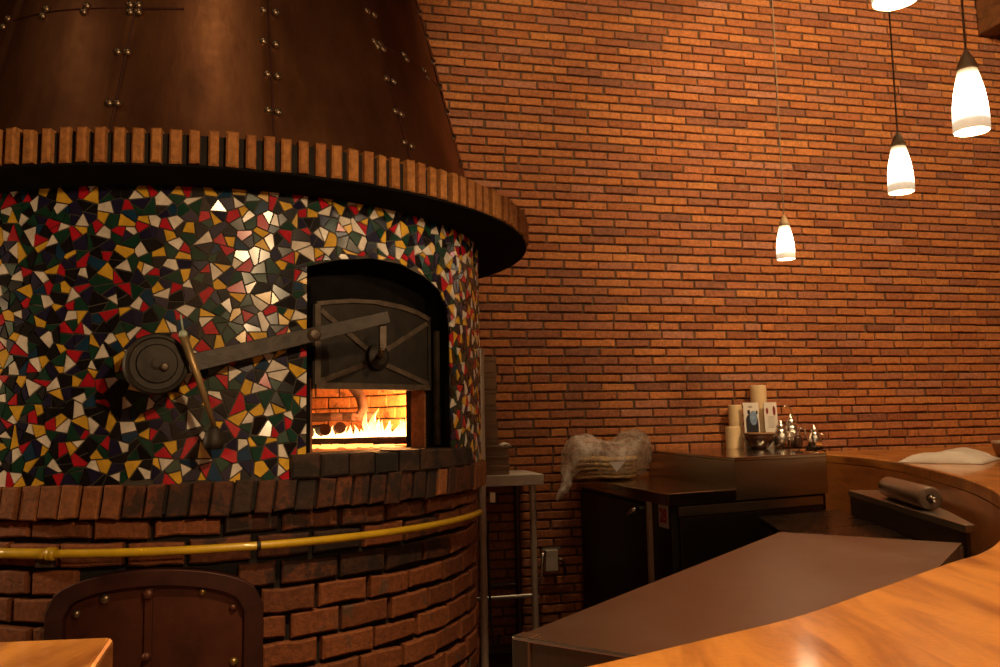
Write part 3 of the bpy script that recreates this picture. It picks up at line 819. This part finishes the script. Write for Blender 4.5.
# ------------------------------------------------------------------ refrigerated counter and riser
A_, E_ = Vector((.842, 4.36)), Vector((1.862, 4.892))
fd = (E_-A_).normalized()
def wallxy(x, off=.02): return Vector((x, (WD-off-NV.x*x)/NV.y))
WL, WR = wallxy(.50), wallxy(1.84)
ctr = (A_+E_+WL+WR)/4
FR = empty('fridge_counter', (ctr.x, ctr.y, 0)); tag(FR, 'black and steel refrigerated counter with numbered sticker below the plastic bag', 'refrigerator')
def fr(name, bm, m, **k): return obj(name, bm, m, k.pop('parent', FR), loc=k.pop('loc', (ctr.x, ctr.y, 0)), **k)
def shrink(pts, d):
    c = sum((Vector(p) for p in pts), Vector((0, 0)))/len(pts)
    return [Vector(p)+(c-Vector(p)).normalized()*d for p in pts]
FPOLY = [A_, E_, WR, WL]
B_ = A_+fd*.455
bm = BM(); prism(bm, [A_, B_, wallxy(1.0, .022), WL], 1.045, 1.105); fr('countertop', bm, M['mirror_steel'], bevel=.004, loc=(ctr.x, ctr.y, 1.07))
BPOLY = shrink(FPOLY, .035)
bm = BM(); tube(bm, [Vector((*A_, 1.1045))-fd.to_3d()*.0, Vector((*B_, 1.1045))], .004, 8); fr('bright_edge', bm, M['chrome'], loc=(A_.x, A_.y, 1.105))  # added chrome line, stands for the highlight along the counter edge
bm = BM(); prism(bm, BPOLY, .02, 1.045); fr('body', bm, M['fridge_black'], bevel=.004)
# left side door with its bright edge strip, handle and sticker
a, b_ = Vector(BPOLY[0]), Vector(BPOLY[3]); sd = (b_-a).normalized(); sn = Vector((-sd.y, sd.x))
if sn.x > 0: sn = -sn
L_ = (b_-a).length
def side(s, off, z): v = a+sd*s+sn*off; return Vector((v.x, v.y, z))
bm = BM(); fbox(bm, side(.27, .0, .10), (sd*(L_-.30)).to_3d(), (sn*.02).to_3d(), (0, 0, .92)); dr = fr('door', bm, M['fridge_black'], loc=side(.7, .01, .5), bevel=.004)
bm = BM(); fbox(bm, side(.235, .0, .06), (sd*.03).to_3d(), (sn*.022).to_3d(), (0, 0, .985)); fr('door_edge', bm, M['galvanized'], loc=side(.25, .01, .5))
bm = BM(); tube(bm, [side(.44, .022, .955), side(.44, .055, .96), side(.37, .055, .99), side(.37, .022, .995)], .011, 8); fr('handle', bm, M['chrome'], parent=dr, loc=side(.4, .03, .97), smooth=True)
bm = BM(); fbox(bm, side(.025, .002, .925), (sd*.115).to_3d(), (sn*.003).to_3d(), (0, 0, .115)); stk = fr('number_sticker', bm, M['card_white'], loc=side(.08, .003, .98)); stk['label'] = 'white sticker with red number'
cu = bpy.data.curves.new('n', 'FONT'); cu.body = '28'; cu.size = .10; cu.align_x = 'CENTER'; cu.align_y = 'CENTER'; cu.extrude = .0006; cu.offset = .003
to = bpy.data.objects.new('n', cu); C.objects.link(to); bpy.context.view_layer.update()
me = bpy.data.meshes.new_from_object(to.evaluated_get(bpy.context.evaluated_depsgraph_get())); bpy.data.objects.remove(to)
me.materials.clear(); me.materials.append(M['red_ink'])
no = bpy.data.objects.new('number_text', me); C.objects.link(no); no.parent = stk
bm = bmesh.new(); bm.from_mesh(me)
tmid = side(.0825, .0058, .983); ux = (-sd).to_3d(); uz = Vector((0, 0, 1)); un = sn.to_3d()
for v in bm.verts: co = v.co.copy(); v.co = ux*co.x*.86+uz*co.y*1.0+un*co.z
bm.to_mesh(me); bm.free(); no.location = tmid-side(.08, .003, .98)
# front panels under the counter
a2, b2 = Vector(BPOLY[0]), Vector(BPOLY[1]); f2 = (b2-a2).normalized(); fn = Vector((f2.y, -f2.x))
def front(s, off, z): v = a2+f2*s+fn*off; return Vector((v.x, v.y, z))
bm = BM(); fbox(bm, front(.05, 0, .08), (f2*1.03).to_3d(), (fn*.014).to_3d(), (0, 0, .90)); fr('front_panel', bm, M['dark_steel'], loc=front(.5, .01, .5), bevel=.003)
bm = BM(); fbox(bm, front(.04, 0, .985), (f2*1.05).to_3d(), (fn*.018).to_3d(), (0, 0, .05)); fr('front_rail', bm, M['steel'], loc=front(.5, .01, 1.0), bevel=.003)

RPOLY = [B_+fd*.004, E_, WR+Vector((0, -.002)), wallxy(1.004, .022)]
rc = sum((Vector(p) for p in RPOLY), Vector((0, 0)))/4
RI = empty('steel_riser', (rc.x, rc.y, 1.047)); tag(RI, 'raised stainless steel box shelf on the counter holding the candles', 'shelf')
bm = BM(); prism(bm, shrink(RPOLY, .004), 1.047, 1.257); obj('riser_body', bm, M['steel'], RI, loc=(rc.x, rc.y, 1.106), bevel=.003)
bm = BM(); prism(bm, RPOLY, 1.252, 1.272); obj('riser_top', bm, M['mirror_steel'], RI, loc=(rc.x, rc.y, 1.245), bevel=.005)
bm = BM(); tube(bm, [Vector((*RPOLY[0], 1.2715)), Vector((*RPOLY[1], 1.2715))], .004, 8); obj('bright_edge', bm, M['chrome'], RI, loc=(rc.x, rc.y, 1.27))  # chrome line added to imitate the bright front edge of the riser
bm = BM()
for i in range(9):
    p = Vector((E_.x-.045+random.uniform(-.03, .03), E_.y+.06+random.uniform(-.03, .03), 1.290+random.uniform(-.004, .012)))
    pts = [p+Vector((random.uniform(-.03, .03), random.uniform(-.03, .03), random.uniform(-.012, .014))) for _ in range(7)]
    tube(bm, pts, .005, 6)
tag(obj('scouring_pad', bm, M['dark_steel'], loc=(E_.x-.045, E_.y+.06, 1.265)), 'tangled dark scouring wire on the right corner of the steel riser', 'scourer')

# sunken counter between the fridge and the prep table
SN = empty('low_counter', (1.6, 4.1, 0)); tag(SN, 'low dark steel counter between the fridge counter and the long steel table', 'counter')
lp = [(1.36, 4.59), (1.265, 3.80), (1.70, 3.42), (1.80, 4.0), (1.86, 4.62), (1.90, 4.86)]
lp = [Vector(p) for p in lp]
bm = BM(); prism(bm, lp, .925, .96); obj('tabletop', bm, M['black_steel'], SN, loc=(1.6, 4.1, .94), bevel=.003)
for p in ((1.32, 3.85), (1.40, 4.52), (1.66, 3.52), (1.80, 4.55)):
    bm = BM(); lathe(bm, [(0, 0), (.02, 0), (.02, .925), (0, .925)], (p[0], p[1], 0), 12); obj('leg', bm, M['dark_steel'], SN, loc=(p[0], p[1], 0))

# ------------------------------------------------------------------ bar counters
inner = [(2.155, 5.73), (2.20, 5.12), (2.15, 4.64), (2.06, 4.20), (1.92, 3.62), (1.78, 3.19), (1.613, 2.781), (1.36, 2.27), (1.055, 1.832), (.914, 1.657), (.799, 1.556), (.587, 1.355), (.396, 1.178), (.264, 1.082), (.154, 1.005), (.07, .95)]
def smooth_poly(p, n=4):
    p = [Vector(x) for x in p]; out = []
    for i in range(len(p)-1):
        a, b_, c_, d = p[max(i-1, 0)], p[i], p[i+1], p[min(i+2, len(p)-1)]
        for k in range(n):
            t = k/n; out.append(.5*((2*b_)+(c_-a)*t+(2*a-5*b_+4*c_-d)*t*t+(3*b_-a-3*c_+d)*t**3))
    return out+[p[-1]]
inn = smooth_poly(inner)
outer = [(.30, .42), (.62, .60), (1.0, .95), (1.42, 1.42), (1.80, 1.98), (2.2, 2.7), (2.55, 3.35), (3.0, 4.1), (3.7, 4.9), (4.4, 5.4)]
outr = smooth_poly(outer)
wall_pts = [wallxy(4.75, .02), wallxy(2.05, .02)]
BARP = inn+outr+wall_pts
BA = empty('bar_counter', (1.9, 3.2, 0)); tag(BA, 'long curved varnished wooden bar counter on the right', 'counter')
bm = BM(); prism(bm, BARP, 1.175, 1.23); obj('bar_top', bm, M['wood_bar'], BA, loc=(1.9, 3.2, 1.2), bevel=.008, segs=3)
def band(bm, pts, th, z0, z1):
    P2 = [Vector(p) for p in pts]; o = []
    for i, p in enumerate(P2):
        t = (P2[min(i+1, len(P2)-1)]-P2[max(i-1, 0)]).normalized(); o.append(p+Vector((-t.y, t.x))*th)
    prism_open = P2+o[::-1]
    n = len(P2)
    rows = []
    for i in range(n): rows.append([bm.verts.new((q.x, q.y, z)) for q, z in ((P2[i], z0), (P2[i], z1), (o[i], z1), (o[i], z0))])
    for A, B in zip(rows, rows[1:]):
        for k in range(4): bm.faces.new((A[k], A[(k+1) % 4], B[(k+1) % 4], B[k]))
    bm.faces.new(rows[0]); bm.faces.new(rows[-1][::-1])
insh = [Vector(p) for p in inn]
off_in = []
for i, p in enumerate(insh):
    t = (insh[min(i+1, len(insh)-1)]-insh[max(i-1, 0)]).normalized(); off_in.append(p+Vector((-t.y, t.x))*.0005)
bm = BM(); band(bm, off_in, .03, .0, 1.1748)
obj('bar_front', bm, M['wood_edge'], BA, loc=(1.9, 3.2, .6))
bm = BM(); band(bm, [p+Vector((-.0, 0)) for p in [Vector(q)-Vector((.05, .03)) for q in outr]], .03, .0, 1.172)
obj('guest_panel', bm, M['wood_edge'], BA, loc=(1.9, 3.2, .6))

BL = empty('bar_counter', (-1.4, .85, 0)); tag(BL, 'end of a second varnished wooden counter at the lower left corner', 'counter')
lpts = [(-.507, 1.127), (-.462, .97), (-.42, .55), (-3.2, .30), (-3.2, .86)]
bm = BM(); prism(bm, lpts, 1.165, 1.23); obj('bar_top', bm, M['wood_bar'], BL, loc=(-1.4, .85, 1.2), bevel=.008, segs=3)
bm = BM(); prism(bm, [(-.56, 1.09), (-.52, .97), (-.48, .60), (-3.1, .38), (-3.1, .82)], .0, 1.163); obj('counter_body', bm, M['wood_edge'], BL, loc=(-1.4, .85, .6))

# ------------------------------------------------------------------ steel prep table, wall shelf with film roll
NL, FLc, FRc, NR = map(Vector, ((.018, 1.885), (1.11, 3.456), (1.64, 3.086), (.548, 1.515)))
PT = empty('prep_table', (.83, 2.5, 0)); tag(PT, 'long stainless steel prep table running along the curved wooden bar', 'table')
def pt(name, bm, m, **k): return obj(name, bm, m, PT, loc=k.pop('loc', (.83, 2.5, 0)), **k)
bm = BM(); prism(bm, [NL, NR, FRc, FLc], 1.022, 1.03); 
ld = (FLc-NL).normalized(); wd = (NR-NL).normalized()
prism(bm, [NL, NR, NR+ld*.008, NL+ld*.008], .965, 1.022); prism(bm, [NL+ld*.008, FLc, FLc+wd*.008, NL+wd*.008+ld*.008], .965, 1.022)
prism(bm, [FLc, FRc, FRc-ld*.008, FLc-ld*.008], .965, 1.022); prism(bm, [NR+ld*.008, NR-wd*.008+ld*.008, FRc-wd*.008, FRc], .965, 1.022)
pt('tabletop', bm, M['steel_top'], loc=(.83, 2.5, 1.03))
bm = BM(); tube(bm, [NL.to_3d()+Vector((0, 0, 1.029)), NR.to_3d()+Vector((0, 0, 1.029))], .005, 8); pt('bright_edge', bm, M['chrome'], loc=(.3, 1.7, 1.03))
for p, sx, sy in ((NL, 1, 1), (NR, -1, 1), (FLc, 1, -1), (FRc, -1, -1)):
    q = p+wd*sx*.002+ld*sy*.002
    bm = BM(); prism(bm, [q-wd*sx*.006-ld*sy*.006, q+wd*sx*.040-ld*sy*.006, q+wd*sx*.040+ld*sy*.04, q-wd*sx*.006+ld*sy*.04], .0, 1.034 if (sx, sy) == (1, 1) else 1.02)
    pt('leg', bm, M['steel'], loc=(q.x, q.y, 0), bevel=.004)

SH = empty('steel_shelf', (1.80, 3.9, 0)); tag(SH, 'narrow steel ledge along the inner bar side below the brown roll', 'shelf')
sp = [Vector(p) for p in ((1.873, 4.647), (1.689, 3.147), (1.728, 3.15), (1.865, 3.6), (1.99, 4.1), (2.09, 4.60))]
bm = BM(); prism(bm, sp, 1.055, 1.085); obj('shelf_top', bm, M['steel'], SH, loc=(1.80, 3.9, 1.07), bevel=.004)
bm = BM(); prism(bm, [(1.880, 4.64), (1.697, 3.155), (1.709, 3.155), (1.892, 4.64)], .0, 1.055); obj('splash_panel', bm, M['dark_steel'], SH, loc=(1.80, 3.9, .5))

RA, RB = Vector((1.795, 3.60, 1.1365)), Vector((1.893, 4.20, 1.1365))
RL = empty('film_roll', tuple((RA+RB)/2)); tag(RL, 'brown wrapped roll with shiny end lying on the steel ledge', 'roll')
ax = (RB-RA).normalized()
bm = BM(); lathe(bm, [(.018, -.001), (.040, -.001), (.044, .001), (.0485, .006), (.050, .014), (.050, .60), (.048, .607), (.018, .607)], RA, 32, ax); obj('roll_body', bm, M['roll'], RL, loc=(RA+RB)/2, smooth=True)
bm = BM(); lathe(bm, [(0, -.055), (.008, -.055), (.010, -.05), (.010, -.035), (.006, -.03), (.006, -.022), (.012, -.018), (.012, -.004), (.017, 0), (.017, .02), (0, .02)], RA, 16, ax); obj('spindle', bm, M['chrome'], RL, loc=RA, smooth=True)

# ------------------------------------------------------------------ things on the riser
ZR = 1.2725
def candle(px_u, off, r, h, label):
    root = empty('candle', W(px_u, ZR, off)); tag(root, label, 'candle', 'cream candles on the riser')
    bm = BM(); lathe(bm, [(0, 0), (r*.98, 0), (r, .004), (r, h-.006), (r*.95, h), (r*.7, h-.006), (0, h-.012)], W(px_u, ZR, off), 64); obj('wax', bm, M['candle'], root, loc=W(px_u, ZR, off), smooth=False)
    bm = BM(); tube(bm, [W(px_u, ZR+h-.012, off), W(px_u+.002, ZR+h+.004, off)], .002, 6); obj('wick', bm, M['log'], root, loc=W(px_u, ZR+h, off))
candle(2.885, .20, .050, .150, 'short thick cream candle leftmost on the steel riser')
candle(2.972, .085, .046, .300, 'tall cream candle standing behind the short candle')
candle(3.165, .075, .056, .435, 'tallest cream candle rising behind the two cards')
def card(u0, u1, z1, off, label, prints):
    root = empty('table_card', W((u0+u1)/2, ZR, off)); tag(root, label, 'card')
    lean = .02
    bm = BM(); fbox(bm, W(u0, ZR, off), DV*(u1-u0), NV*.006, NV*lean+Vector((0, 0, z1-ZR))); obj('card_sheet', bm, M['card_white'], root, loc=W(u0, ZR, off))
    bm = BM(); fbox(bm, W(u0+.01, ZR, off-.042), DV*(u1-u0-.02), NV*.004, -NV*.012+Vector((0, 0, (z1-ZR)*.8))); obj('easel_back', bm, M['card_white'], root, loc=W(u0, ZR, off))
    for a0, a1, y0, y1, mm in prints:
        h_ = z1-ZR; w_ = u1-u0; bm = BM()
        n = 18; c_ = ((a0+a1)/2, (y0+y1)/2)
        vs = []
        for i in range(n):
            th = 2*pi*i/n; ex = 3.5 if mm == 'card_dark' else 2
            x = c_[0]+(a1-a0)/2*math.copysign(abs(cos(th))**(2/ex), cos(th)); y = c_[1]+(y1-y0)/2*math.copysign(abs(sin(th))**(2/ex), sin(th))
            vs.append(bm.verts.new(W(u0+w_*x, ZR+h_*y, off+.0015+(.001 if mm == 'card_blue' else 0)-lean*y)))
        bm.faces.new(vs); obj('print', bm, M[mm], root, loc=W(u0, ZR, off))
card(2.985, 3.10, 1.585, .195, 'white card with dark and blue picture before the tall candles', [(.10, .92, .22, .74, 'card_dark'), (.36, .86, .50, .82, 'card_blue'), (.24, .42, .74, .84, 'card_dark'), (.80, .92, .74, .82, 'card_dark'), (.30, .60, .88, .93, 'card_grey')])
card(3.145, 3.245, 1.585, .190, 'white printed card with two dark red marks beside the picture card', [(.14, .32, .74, .88, 'card_red'), (.66, .88, .70, .92, 'card_red')]+[(.2, .8, .44+.045*i, .46+.045*i, 'card_grey') for i in range(6)])
bw = empty('bowl', W(3.01, ZR, .315)); tag(bw, 'dark brown glazed bowl in front of the cards on the riser', 'bowl')
bm = BM(); lathe(bm, [(0, 0), (.05, 0), (.06, .006), (.10, .06), (.105, .10), (.100, .102), (.094, .06), (.05, .014), (0, .012)], W(3.01, ZR, .315), 32); obj('bowl_body', bm, M['dark_glass'], bw, loc=W(3.01, ZR, .315), smooth=True)
bm = BM(); lathe(bm, [(.100, .098), (.108, .100), (.108, .108), (.098, .108), (.098, .098)], W(3.01, ZR, .315), 32); obj('bowl_rim', bm, M['tan'], bw, loc=W(3.01, ZR, .315))
def cruet(u, off, s, label):
    root = empty('cruet', W(u, ZR, off)); tag(root, label, 'cruet')
    bm = BM(); lathe(bm, [(0, 0), (.032*s, 0), (.040*s, .008*s), (.043*s, .035*s), (.036*s, .062*s), (.026*s, .078*s), (.027*s, .088*s), (0, .088*s)], W(u, ZR, off), 24); obj('body', bm, M['chrome'], root, loc=W(u, ZR, off), smooth=True)
    bm = BM(); lathe(bm, [(0, 0), (.020*s, 0), (.022*s, .014*s), (.012*s, .03*s), (.005*s, .034*s), (.007*s, .044*s), (0, .048*s)], W(u, ZR+.088*s, off), 20); obj('lid', bm, M['chrome'], root, loc=W(u, ZR+.088*s, off), smooth=True)
    bm = BM(); tube(bm, [W(u+.034*s, ZR+.075*s, off+.01), W(u+.058*s, ZR+.072*s, off+.012), W(u+.062*s, ZR+.04*s, off+.012), W(u+.036*s, ZR+.025*s, off+.01)], .005*s, 8); obj('handle', bm, M['chrome'], root, loc=W(u, ZR+.06, off), smooth=True)
cruet(3.19, .30, 1.42, 'polished steel jug touching the right of the brown bowl')
cruet(3.325, .21, 1.7, 'taller polished steel jug in the middle of the shiny group')
cruet(3.455, .285, 1.15, 'small steel jug just right of the tallest steel jug')
cruet(3.515, .17, .85, 'smallest steel jug at the right end of the shiny group')
sj = empty('dark_jar', W(3.268, ZR, .372)); tag(sj, 'small dark jar between the two larger steel jugs', 'jar')
bm = BM(); lathe(bm, [(0, 0), (.03, 0), (.034, .01), (.034, .07), (.02, .085), (0, .085)], W(3.268, ZR, .372), 20); obj('jar_body', bm, M['dark_glass'], sj, loc=W(3.268, ZR, .372), smooth=True)
bm = BM(); lathe(bm, [(0, .085), (.022, .085), (.022, .10), (0, .10)], W(3.268, ZR, .372), 16); obj('jar_lid', bm, M['chrome'], sj, loc=W(3.268, ZR, .372))
sp_ = empty('spoon', W(3.390, ZR, .12)); tag(sp_, 'thin upright steel spoon with hooked end rising behind the steel jugs', 'spoon')
bm = BM(); tube(bm, [W(3.420, ZR+.0, .10), W(3.405, ZR+.12, .11), W(3.395, ZR+.24, .12), W(3.382, ZR+.272, .125), W(3.355, ZR+.285, .13), W(3.325, ZR+.283, .13)], .006, 8); obj('handle', bm, M['chrome'], sp_, loc=W(3.390, ZR+.1, .12), smooth=True)
bm = BM(); lathe(bm, [(0, 0), (.012, .004), (.02, .02), (.018, .04), (.006, .055), (0, .056)], W(3.420, ZR, .10), 16); obj('scoop', bm, M['chrome'], sp_, loc=W(3.420, ZR, .10), smooth=True)

# ------------------------------------------------------------------ cloth and dish on the bar
def heap(name, pts, z0, hfun, m, loc, nx=26, ny=16):
    """folded cloth: a quad patch pts (4 corners, xy) with a thickness"""
    bm = BM(); a, b_, c_, d = [Vector(p) for p in pts]
    T, B = [], []
    for j in range(ny+1):
        v = j/ny; rt_, rb = [], []
        for i in range(nx+1):
            u = i/nx; p = (a*(1-u)+b_*u)*(1-v)+(d*(1-u)+c_*u)*v
            p = p+Vector((noise.noise(Vector((u*5, v*5, 1))), noise.noise(Vector((u*5, v*5, 9)))))*.012
            h = max(.004, hfun(u, v)); rt_.append(bm.verts.new((p.x, p.y, z0+h))); rb.append(bm.verts.new((p.x, p.y, z0+.0005)))
        T.append(rt_); B.append(rb)
    for G in (T, B):
        for A, D in zip(G, G[1:]):
            for i in range(nx): bm.faces.new((A[i], A[i+1], D[i+1], D[i]))
    for i in range(nx):
        for j in (0, ny): bm.faces.new((T[j][i], T[j][i+1], B[j][i+1], B[j][i]))
    for j in range(ny):
        for i in (0, nx): bm.faces.new((T[j][i], T[j+1][i], B[j+1][i], B[j][i]))
    return obj(name, bm, m, loc=loc, smooth=True)
def ch(u, v):
    e = min(1, min(u, 1-u)*9)*min(1, min(v, 1-v)*7)
    prof = .030+.026*math.exp(-((u-.62)/.28)**2)-.02*max(0, u-.75)*4*.3
    return e**.5*(prof+.010*noise.noise(Vector((u*4, v*7, 2)))+.006*sin(v*22+u*5))
ck = heap('cloth', [(2.12, 4.58), (2.42, 4.30), (2.76, 4.72), (2.42, 4.98)], 1.2305, ch, M['white_cloth'], (2.5, 4.6, 1.23))
tag(ck, 'folded white cloth lying on the wooden bar near the brick wall', 'cloth')
ds = empty('small_dish', (2.95, 5.00, 1.2305)); tag(ds, 'small tan dish with white rim beside the cloth at the right edge', 'dish')
bm = BM(); lathe(bm, [(0, 0), (.045, 0), (.062, .05), (.066, .08), (.06, .08), (.05, .02), (0, .012)], (2.95, 5.00, 1.2305), 28); obj('dish_body', bm, M['tan'], ds, loc=(2.95, 5.00, 1.2305), smooth=True)
bm = BM(); lathe(bm, [(.058, .078), (.069, .078), (.069, .09), (.058, .09), (.058, .078)], (2.95, 5.00, 1.2305), 28); obj('dish_rim', bm, M['white_cloth'], ds, loc=(2.95, 5.00, 1.2305))

# ------------------------------------------------------------------ bread in a plastic bag
DB = .28
rb_ = random.Random(3)
nms = ['lowest', 'second from below', 'middle', 'second from top', 'topmost']
for k in range(5):
    bm = BM(); c0 = W(1.935+rb_.uniform(-.02, .02), 1.128+k*.026, DB+rb_.uniform(-.01, .01)); n = 40; r0 = .205+rb_.uniform(-.012, .008)
    rings = []
    for (fr_, dz) in ((0, .008), (.6, .010), (.93, .009), (1, .002), (.97, -.008), (.6, -.008), (0, -.008)):
        if fr_ == 0: rings.append([bm.verts.new(c0+Vector((0, 0, dz)))]); continue
        rg = []
        for i in range(n):
            th = 2*pi*i/n; rr = r0*fr_*(1+.04*noise.noise(Vector((cos(th)*2, sin(th)*2, k*.2))))
            zz = dz+fr_*(.016*noise.noise(Vector((cos(th)*1.7, sin(th)*1.7, k*.12+5)))+(.003*k*max(0, cos(th))))
            rg.append(bm.verts.new(c0+DV*rr*cos(th)-NV*rr*.85*sin(th)+Vector((0, 0, zz))))
        rings.append(rg)
    for A, B in zip(rings, rings[1:]):
        for i in range(n):
            q = list(dict.fromkeys([A[i % len(A)], A[(i+1) % len(A)], B[(i+1) % len(B)], B[i % len(B)]]))
            if len(q) > 2: bm.faces.new(q)
    tag(obj('flatbread', bm, M['dough'], loc=c0, smooth=True), 'pale round flatbread, %s of the pile inside the plastic bag' % nms[k], 'bread', 'flatbreads in the bag')
bg = empty('plastic_bag', W(1.95, 1.106, DB)); tag(bg, 'crumpled clear plastic bag of flatbreads on the corner of the counter', 'bag')
secs = [(1.585, .985, .010, .02), (1.615, 1.03, .030, .06), (1.66, 1.09, .055, .10), (1.665, 1.20, .10, .14), (1.70, 1.255, .125, .19), (1.78, 1.255, .135, .215), (1.86, 1.245, .130, .225), (1.94, 1.225, .118, .23), (2.0, 1.228, .120, .225), (2.06, 1.255, .147, .21), (2.12, 1.268, .155, .185), (2.18, 1.272, .140, .14), (2.215, 1.28, .10, .09), (2.23, 1.30, .05, .04)]
bm = BM(); n = 48; rings = []
S2 = []
for (p, q) in zip(secs, secs[1:]):
    for i in range(4): S2.append(tuple(x+(y-x)*i/4 for x, y in zip(p, q)))
S2.append(secs[-1])
for (u, z, hh, hd) in S2:
    rg = []
    for i in range(n):
        th = 2*pi*i/n; co = W(u, z, DB)+Vector((0, 0, 1))*hh*sin(th)-NV*hd*cos(th)
        w = noise.noise(co*9)*.020+noise.noise(co*24)*.011
        co += (Vector((0, 0, 1))*sin(th)-NV*cos(th))*w+DV*noise.noise(co*11+Vector((5, 5, 5)))*.015
        if u > 1.80: co.z = max(co.z, 1.1075)
        rg.append(bm.verts.new(co))
    rings.append(rg)
for A, B in zip(rings, rings[1:]):
    for i in range(n): bm.faces.new((A[i], A[(i+1) % n], B[(i+1) % n], B[i]))
bm.faces.new(rings[0][::-1]); bm.faces.new(rings[-1])
obj('film', bm, M['film'], bg, loc=W(1.95, 1.106, DB), smooth=True)
bm = BM()
tri = [W(1.86, 1.225, DB+.245), W(1.965, 1.228, DB+.248), W(1.905, 1.165, DB+.25)]
lo_ = [bm.verts.new(p) for p in tri]; hi_ = [bm.verts.new(p-NV*.002) for p in tri]
bm.faces.new(lo_); bm.faces.new(hi_[::-1])
for i in range(3): bm.faces.new((lo_[i], lo_[(i+1) % 3], hi_[(i+1) % 3], hi_[i]))
tg = obj('paper_tag', bm, M['card_white'], bg, loc=W(1.9, 1.2, DB+.24)); tg['label'] = 'white triangular paper tag'
# ------------------------------------------------------------------ pendant lamps
def pendant(x, y, z, label):
    root = empty('pendant_lamp', (x, y, z)); tag(root, label, 'lamp', 'frosted pendant lamps over the bar')
    def p_(name, bm, m, **k): return obj(name, bm, m, root, loc=(x, y, z), **k)
    bm = BM(); lathe(bm, [(.0535, 0), (.0560, .004), (.0560, .04), (.0530, .09), (.0465, .14), (.0380, .18), (.0300, .215), (.028, .222), (.026, .215), (.035, .178), (.043, .138), (.050, .09), (.053, .04), (.0535, 0)], (x, y, z), 40); p_('lamp_shade', bm, M['shade'], smooth=True)
    bm = BM(); lathe(bm, [(0, .212), (.033, .212), (.0335, .222), (.026, .242), (.016, .264), (.008, .276), (.004, .284), (0, .284)], (x, y, z), 28); p_('lamp_cap', bm, M['lamp_cap'], smooth=True)
    bm = BM(); tube(bm, [(x, y, z+.28), (x, y, ZC-.02)], .0042, 8); p_('cord', bm, M['cord'])
    bm = BM(); lathe(bm, [(0, 0), (.05, 0), (.05, -.012), (.02, -.03), (0, -.03)], (x, y, ZC-.001), 24); p_('ceiling_rose', bm, M['lamp_cap'])
pendant(1.795, 5.20, 2.462, 'farthest and lowest frosted pendant lamp hanging before the brick wall')
pendant(1.839, 3.76, 2.495, 'mid-sized frosted pendant lamp hanging between the small far one and the large right one')
pendant(1.589, 2.74, 2.428, 'large frosted pendant lamp hanging furthest right, near the beam')
pendant(1.02, 2.05, 2.54, 'nearest pendant lamp, only its shade bottom at the top edge')

# ------------------------------------------------------------------ light
WARM = (1, .66, .34)
def point(name, loc, e, r=.06, col=WARM):
    l = bpy.data.lights.new(name, 'POINT'); l.energy = e; l.color = col; l.shadow_soft_size = r
    o = bpy.data.objects.new(name, l); C.objects.link(o); o.location = loc; return o
def spot(name, loc, to, e, ang=70, r=.08, col=WARM, blend=.6):
    l = bpy.data.lights.new(name, 'SPOT'); l.energy = e; l.color = col; l.shadow_soft_size = r; l.spot_size = R(ang); l.spot_blend = blend
    o = bpy.data.objects.new(name, l); C.objects.link(o); o.location = loc
    o.rotation_euler = (Vector(to)-Vector(loc)).to_track_quat('-Z', 'Y').to_euler(); return o
for n_, (x, y, z, e) in {'farthest': (1.795, 5.20, 2.462, 26), 'middle': (1.839, 3.76, 2.495, 30), 'large': (1.589, 2.74, 2.428, 30), 'nearest': (1.02, 2.05, 2.54, 34)}.items():
    spot('bulb in the %s pendant' % n_, (x, y, z+.06), (x, y, 0), e, 66 if n_ == 'farthest' else 92, .03, blend=.6)
LOV = (.47, .62, 2.42)
spot('lamp over the near bar, towards the oven', LOV, (-1.2, 2.72, 2.2), 130, 60, .055, blend=.6)
spot('wall lamp at the far left', (-3.9, 2.55, 2.0), (-1.7, 2.75, 1.0), 150, 70, .06)
spot('added fill over the near bar', (.5, .5, 4.9), (.5, 1.3, 1.2), 780, 60)  # unseen fill, added to brighten the near bar top
spot('ceiling spot before the hood', (-.75, 1.25, 4.9), (-.97, 2.6, 3.6), 24, 42, .09)
spot('glow of the nearest pendant towards the oven', (.98, 2.08, 2.50), (-.25, 3.3, 1.85), 40, 42, .05)
spot('ceiling spot left of the hood', (-3.3, 1.5, 4.9), (-2.0, 2.7, 2.6), 12, 60, .12)
spot('added light on the front wall', (.4, -2.3, 3.2), (.2, -4, 1.7), 480, 130, .15, (1, .78, .52))  # added light on the unseen front wall, for the steel to reflect
spot('ceiling spot on the wall', (3.1, 3.3, 4.95), (3.0, 6.3, 3.6), 800, 88, .35, (1, .64, .31))
spot('added fill on the wall by the hood', (.75, 3.2, 4.95), (.7, 5.8, 3.6), 330, 70, .3, (1, .64, .31), .7)  # added fill for the left of the wall, leaves its foot dark
spot('added fill on the bar', (2.9, 3.8, 4.95), (2.5, 4.5, 1.2), 200, 50)  # added fill without a fixture, lifts the far bar top
spot('added fill over the bag', (.40, 4.75, 4.95), (.45, 5.20, 1.2), 230, 19, .06, (1, .70, .40), .9)  # extra light put in to lift the bag, side table and boxes
point('fire glow', FP(.86, .10, 1.53), 38, .06, (1, .40, .11))
point('fire glow deep', FP(1.0, .28, 1.53), 34, .08, (1, .45, .14))

wd_ = bpy.data.worlds.new('world'); SC.world = wd_; wd_.use_nodes = True
wd_.node_tree.nodes['Background'].inputs[0].default_value = (.05, .03, .02, 1); wd_.node_tree.nodes['Background'].inputs[1].default_value = .1
vs = SC.view_settings; vs.view_transform = 'Standard'; vs.look = 'None'; vs.exposure = 0; vs.gamma = 1; vs.use_curve_mapping = False
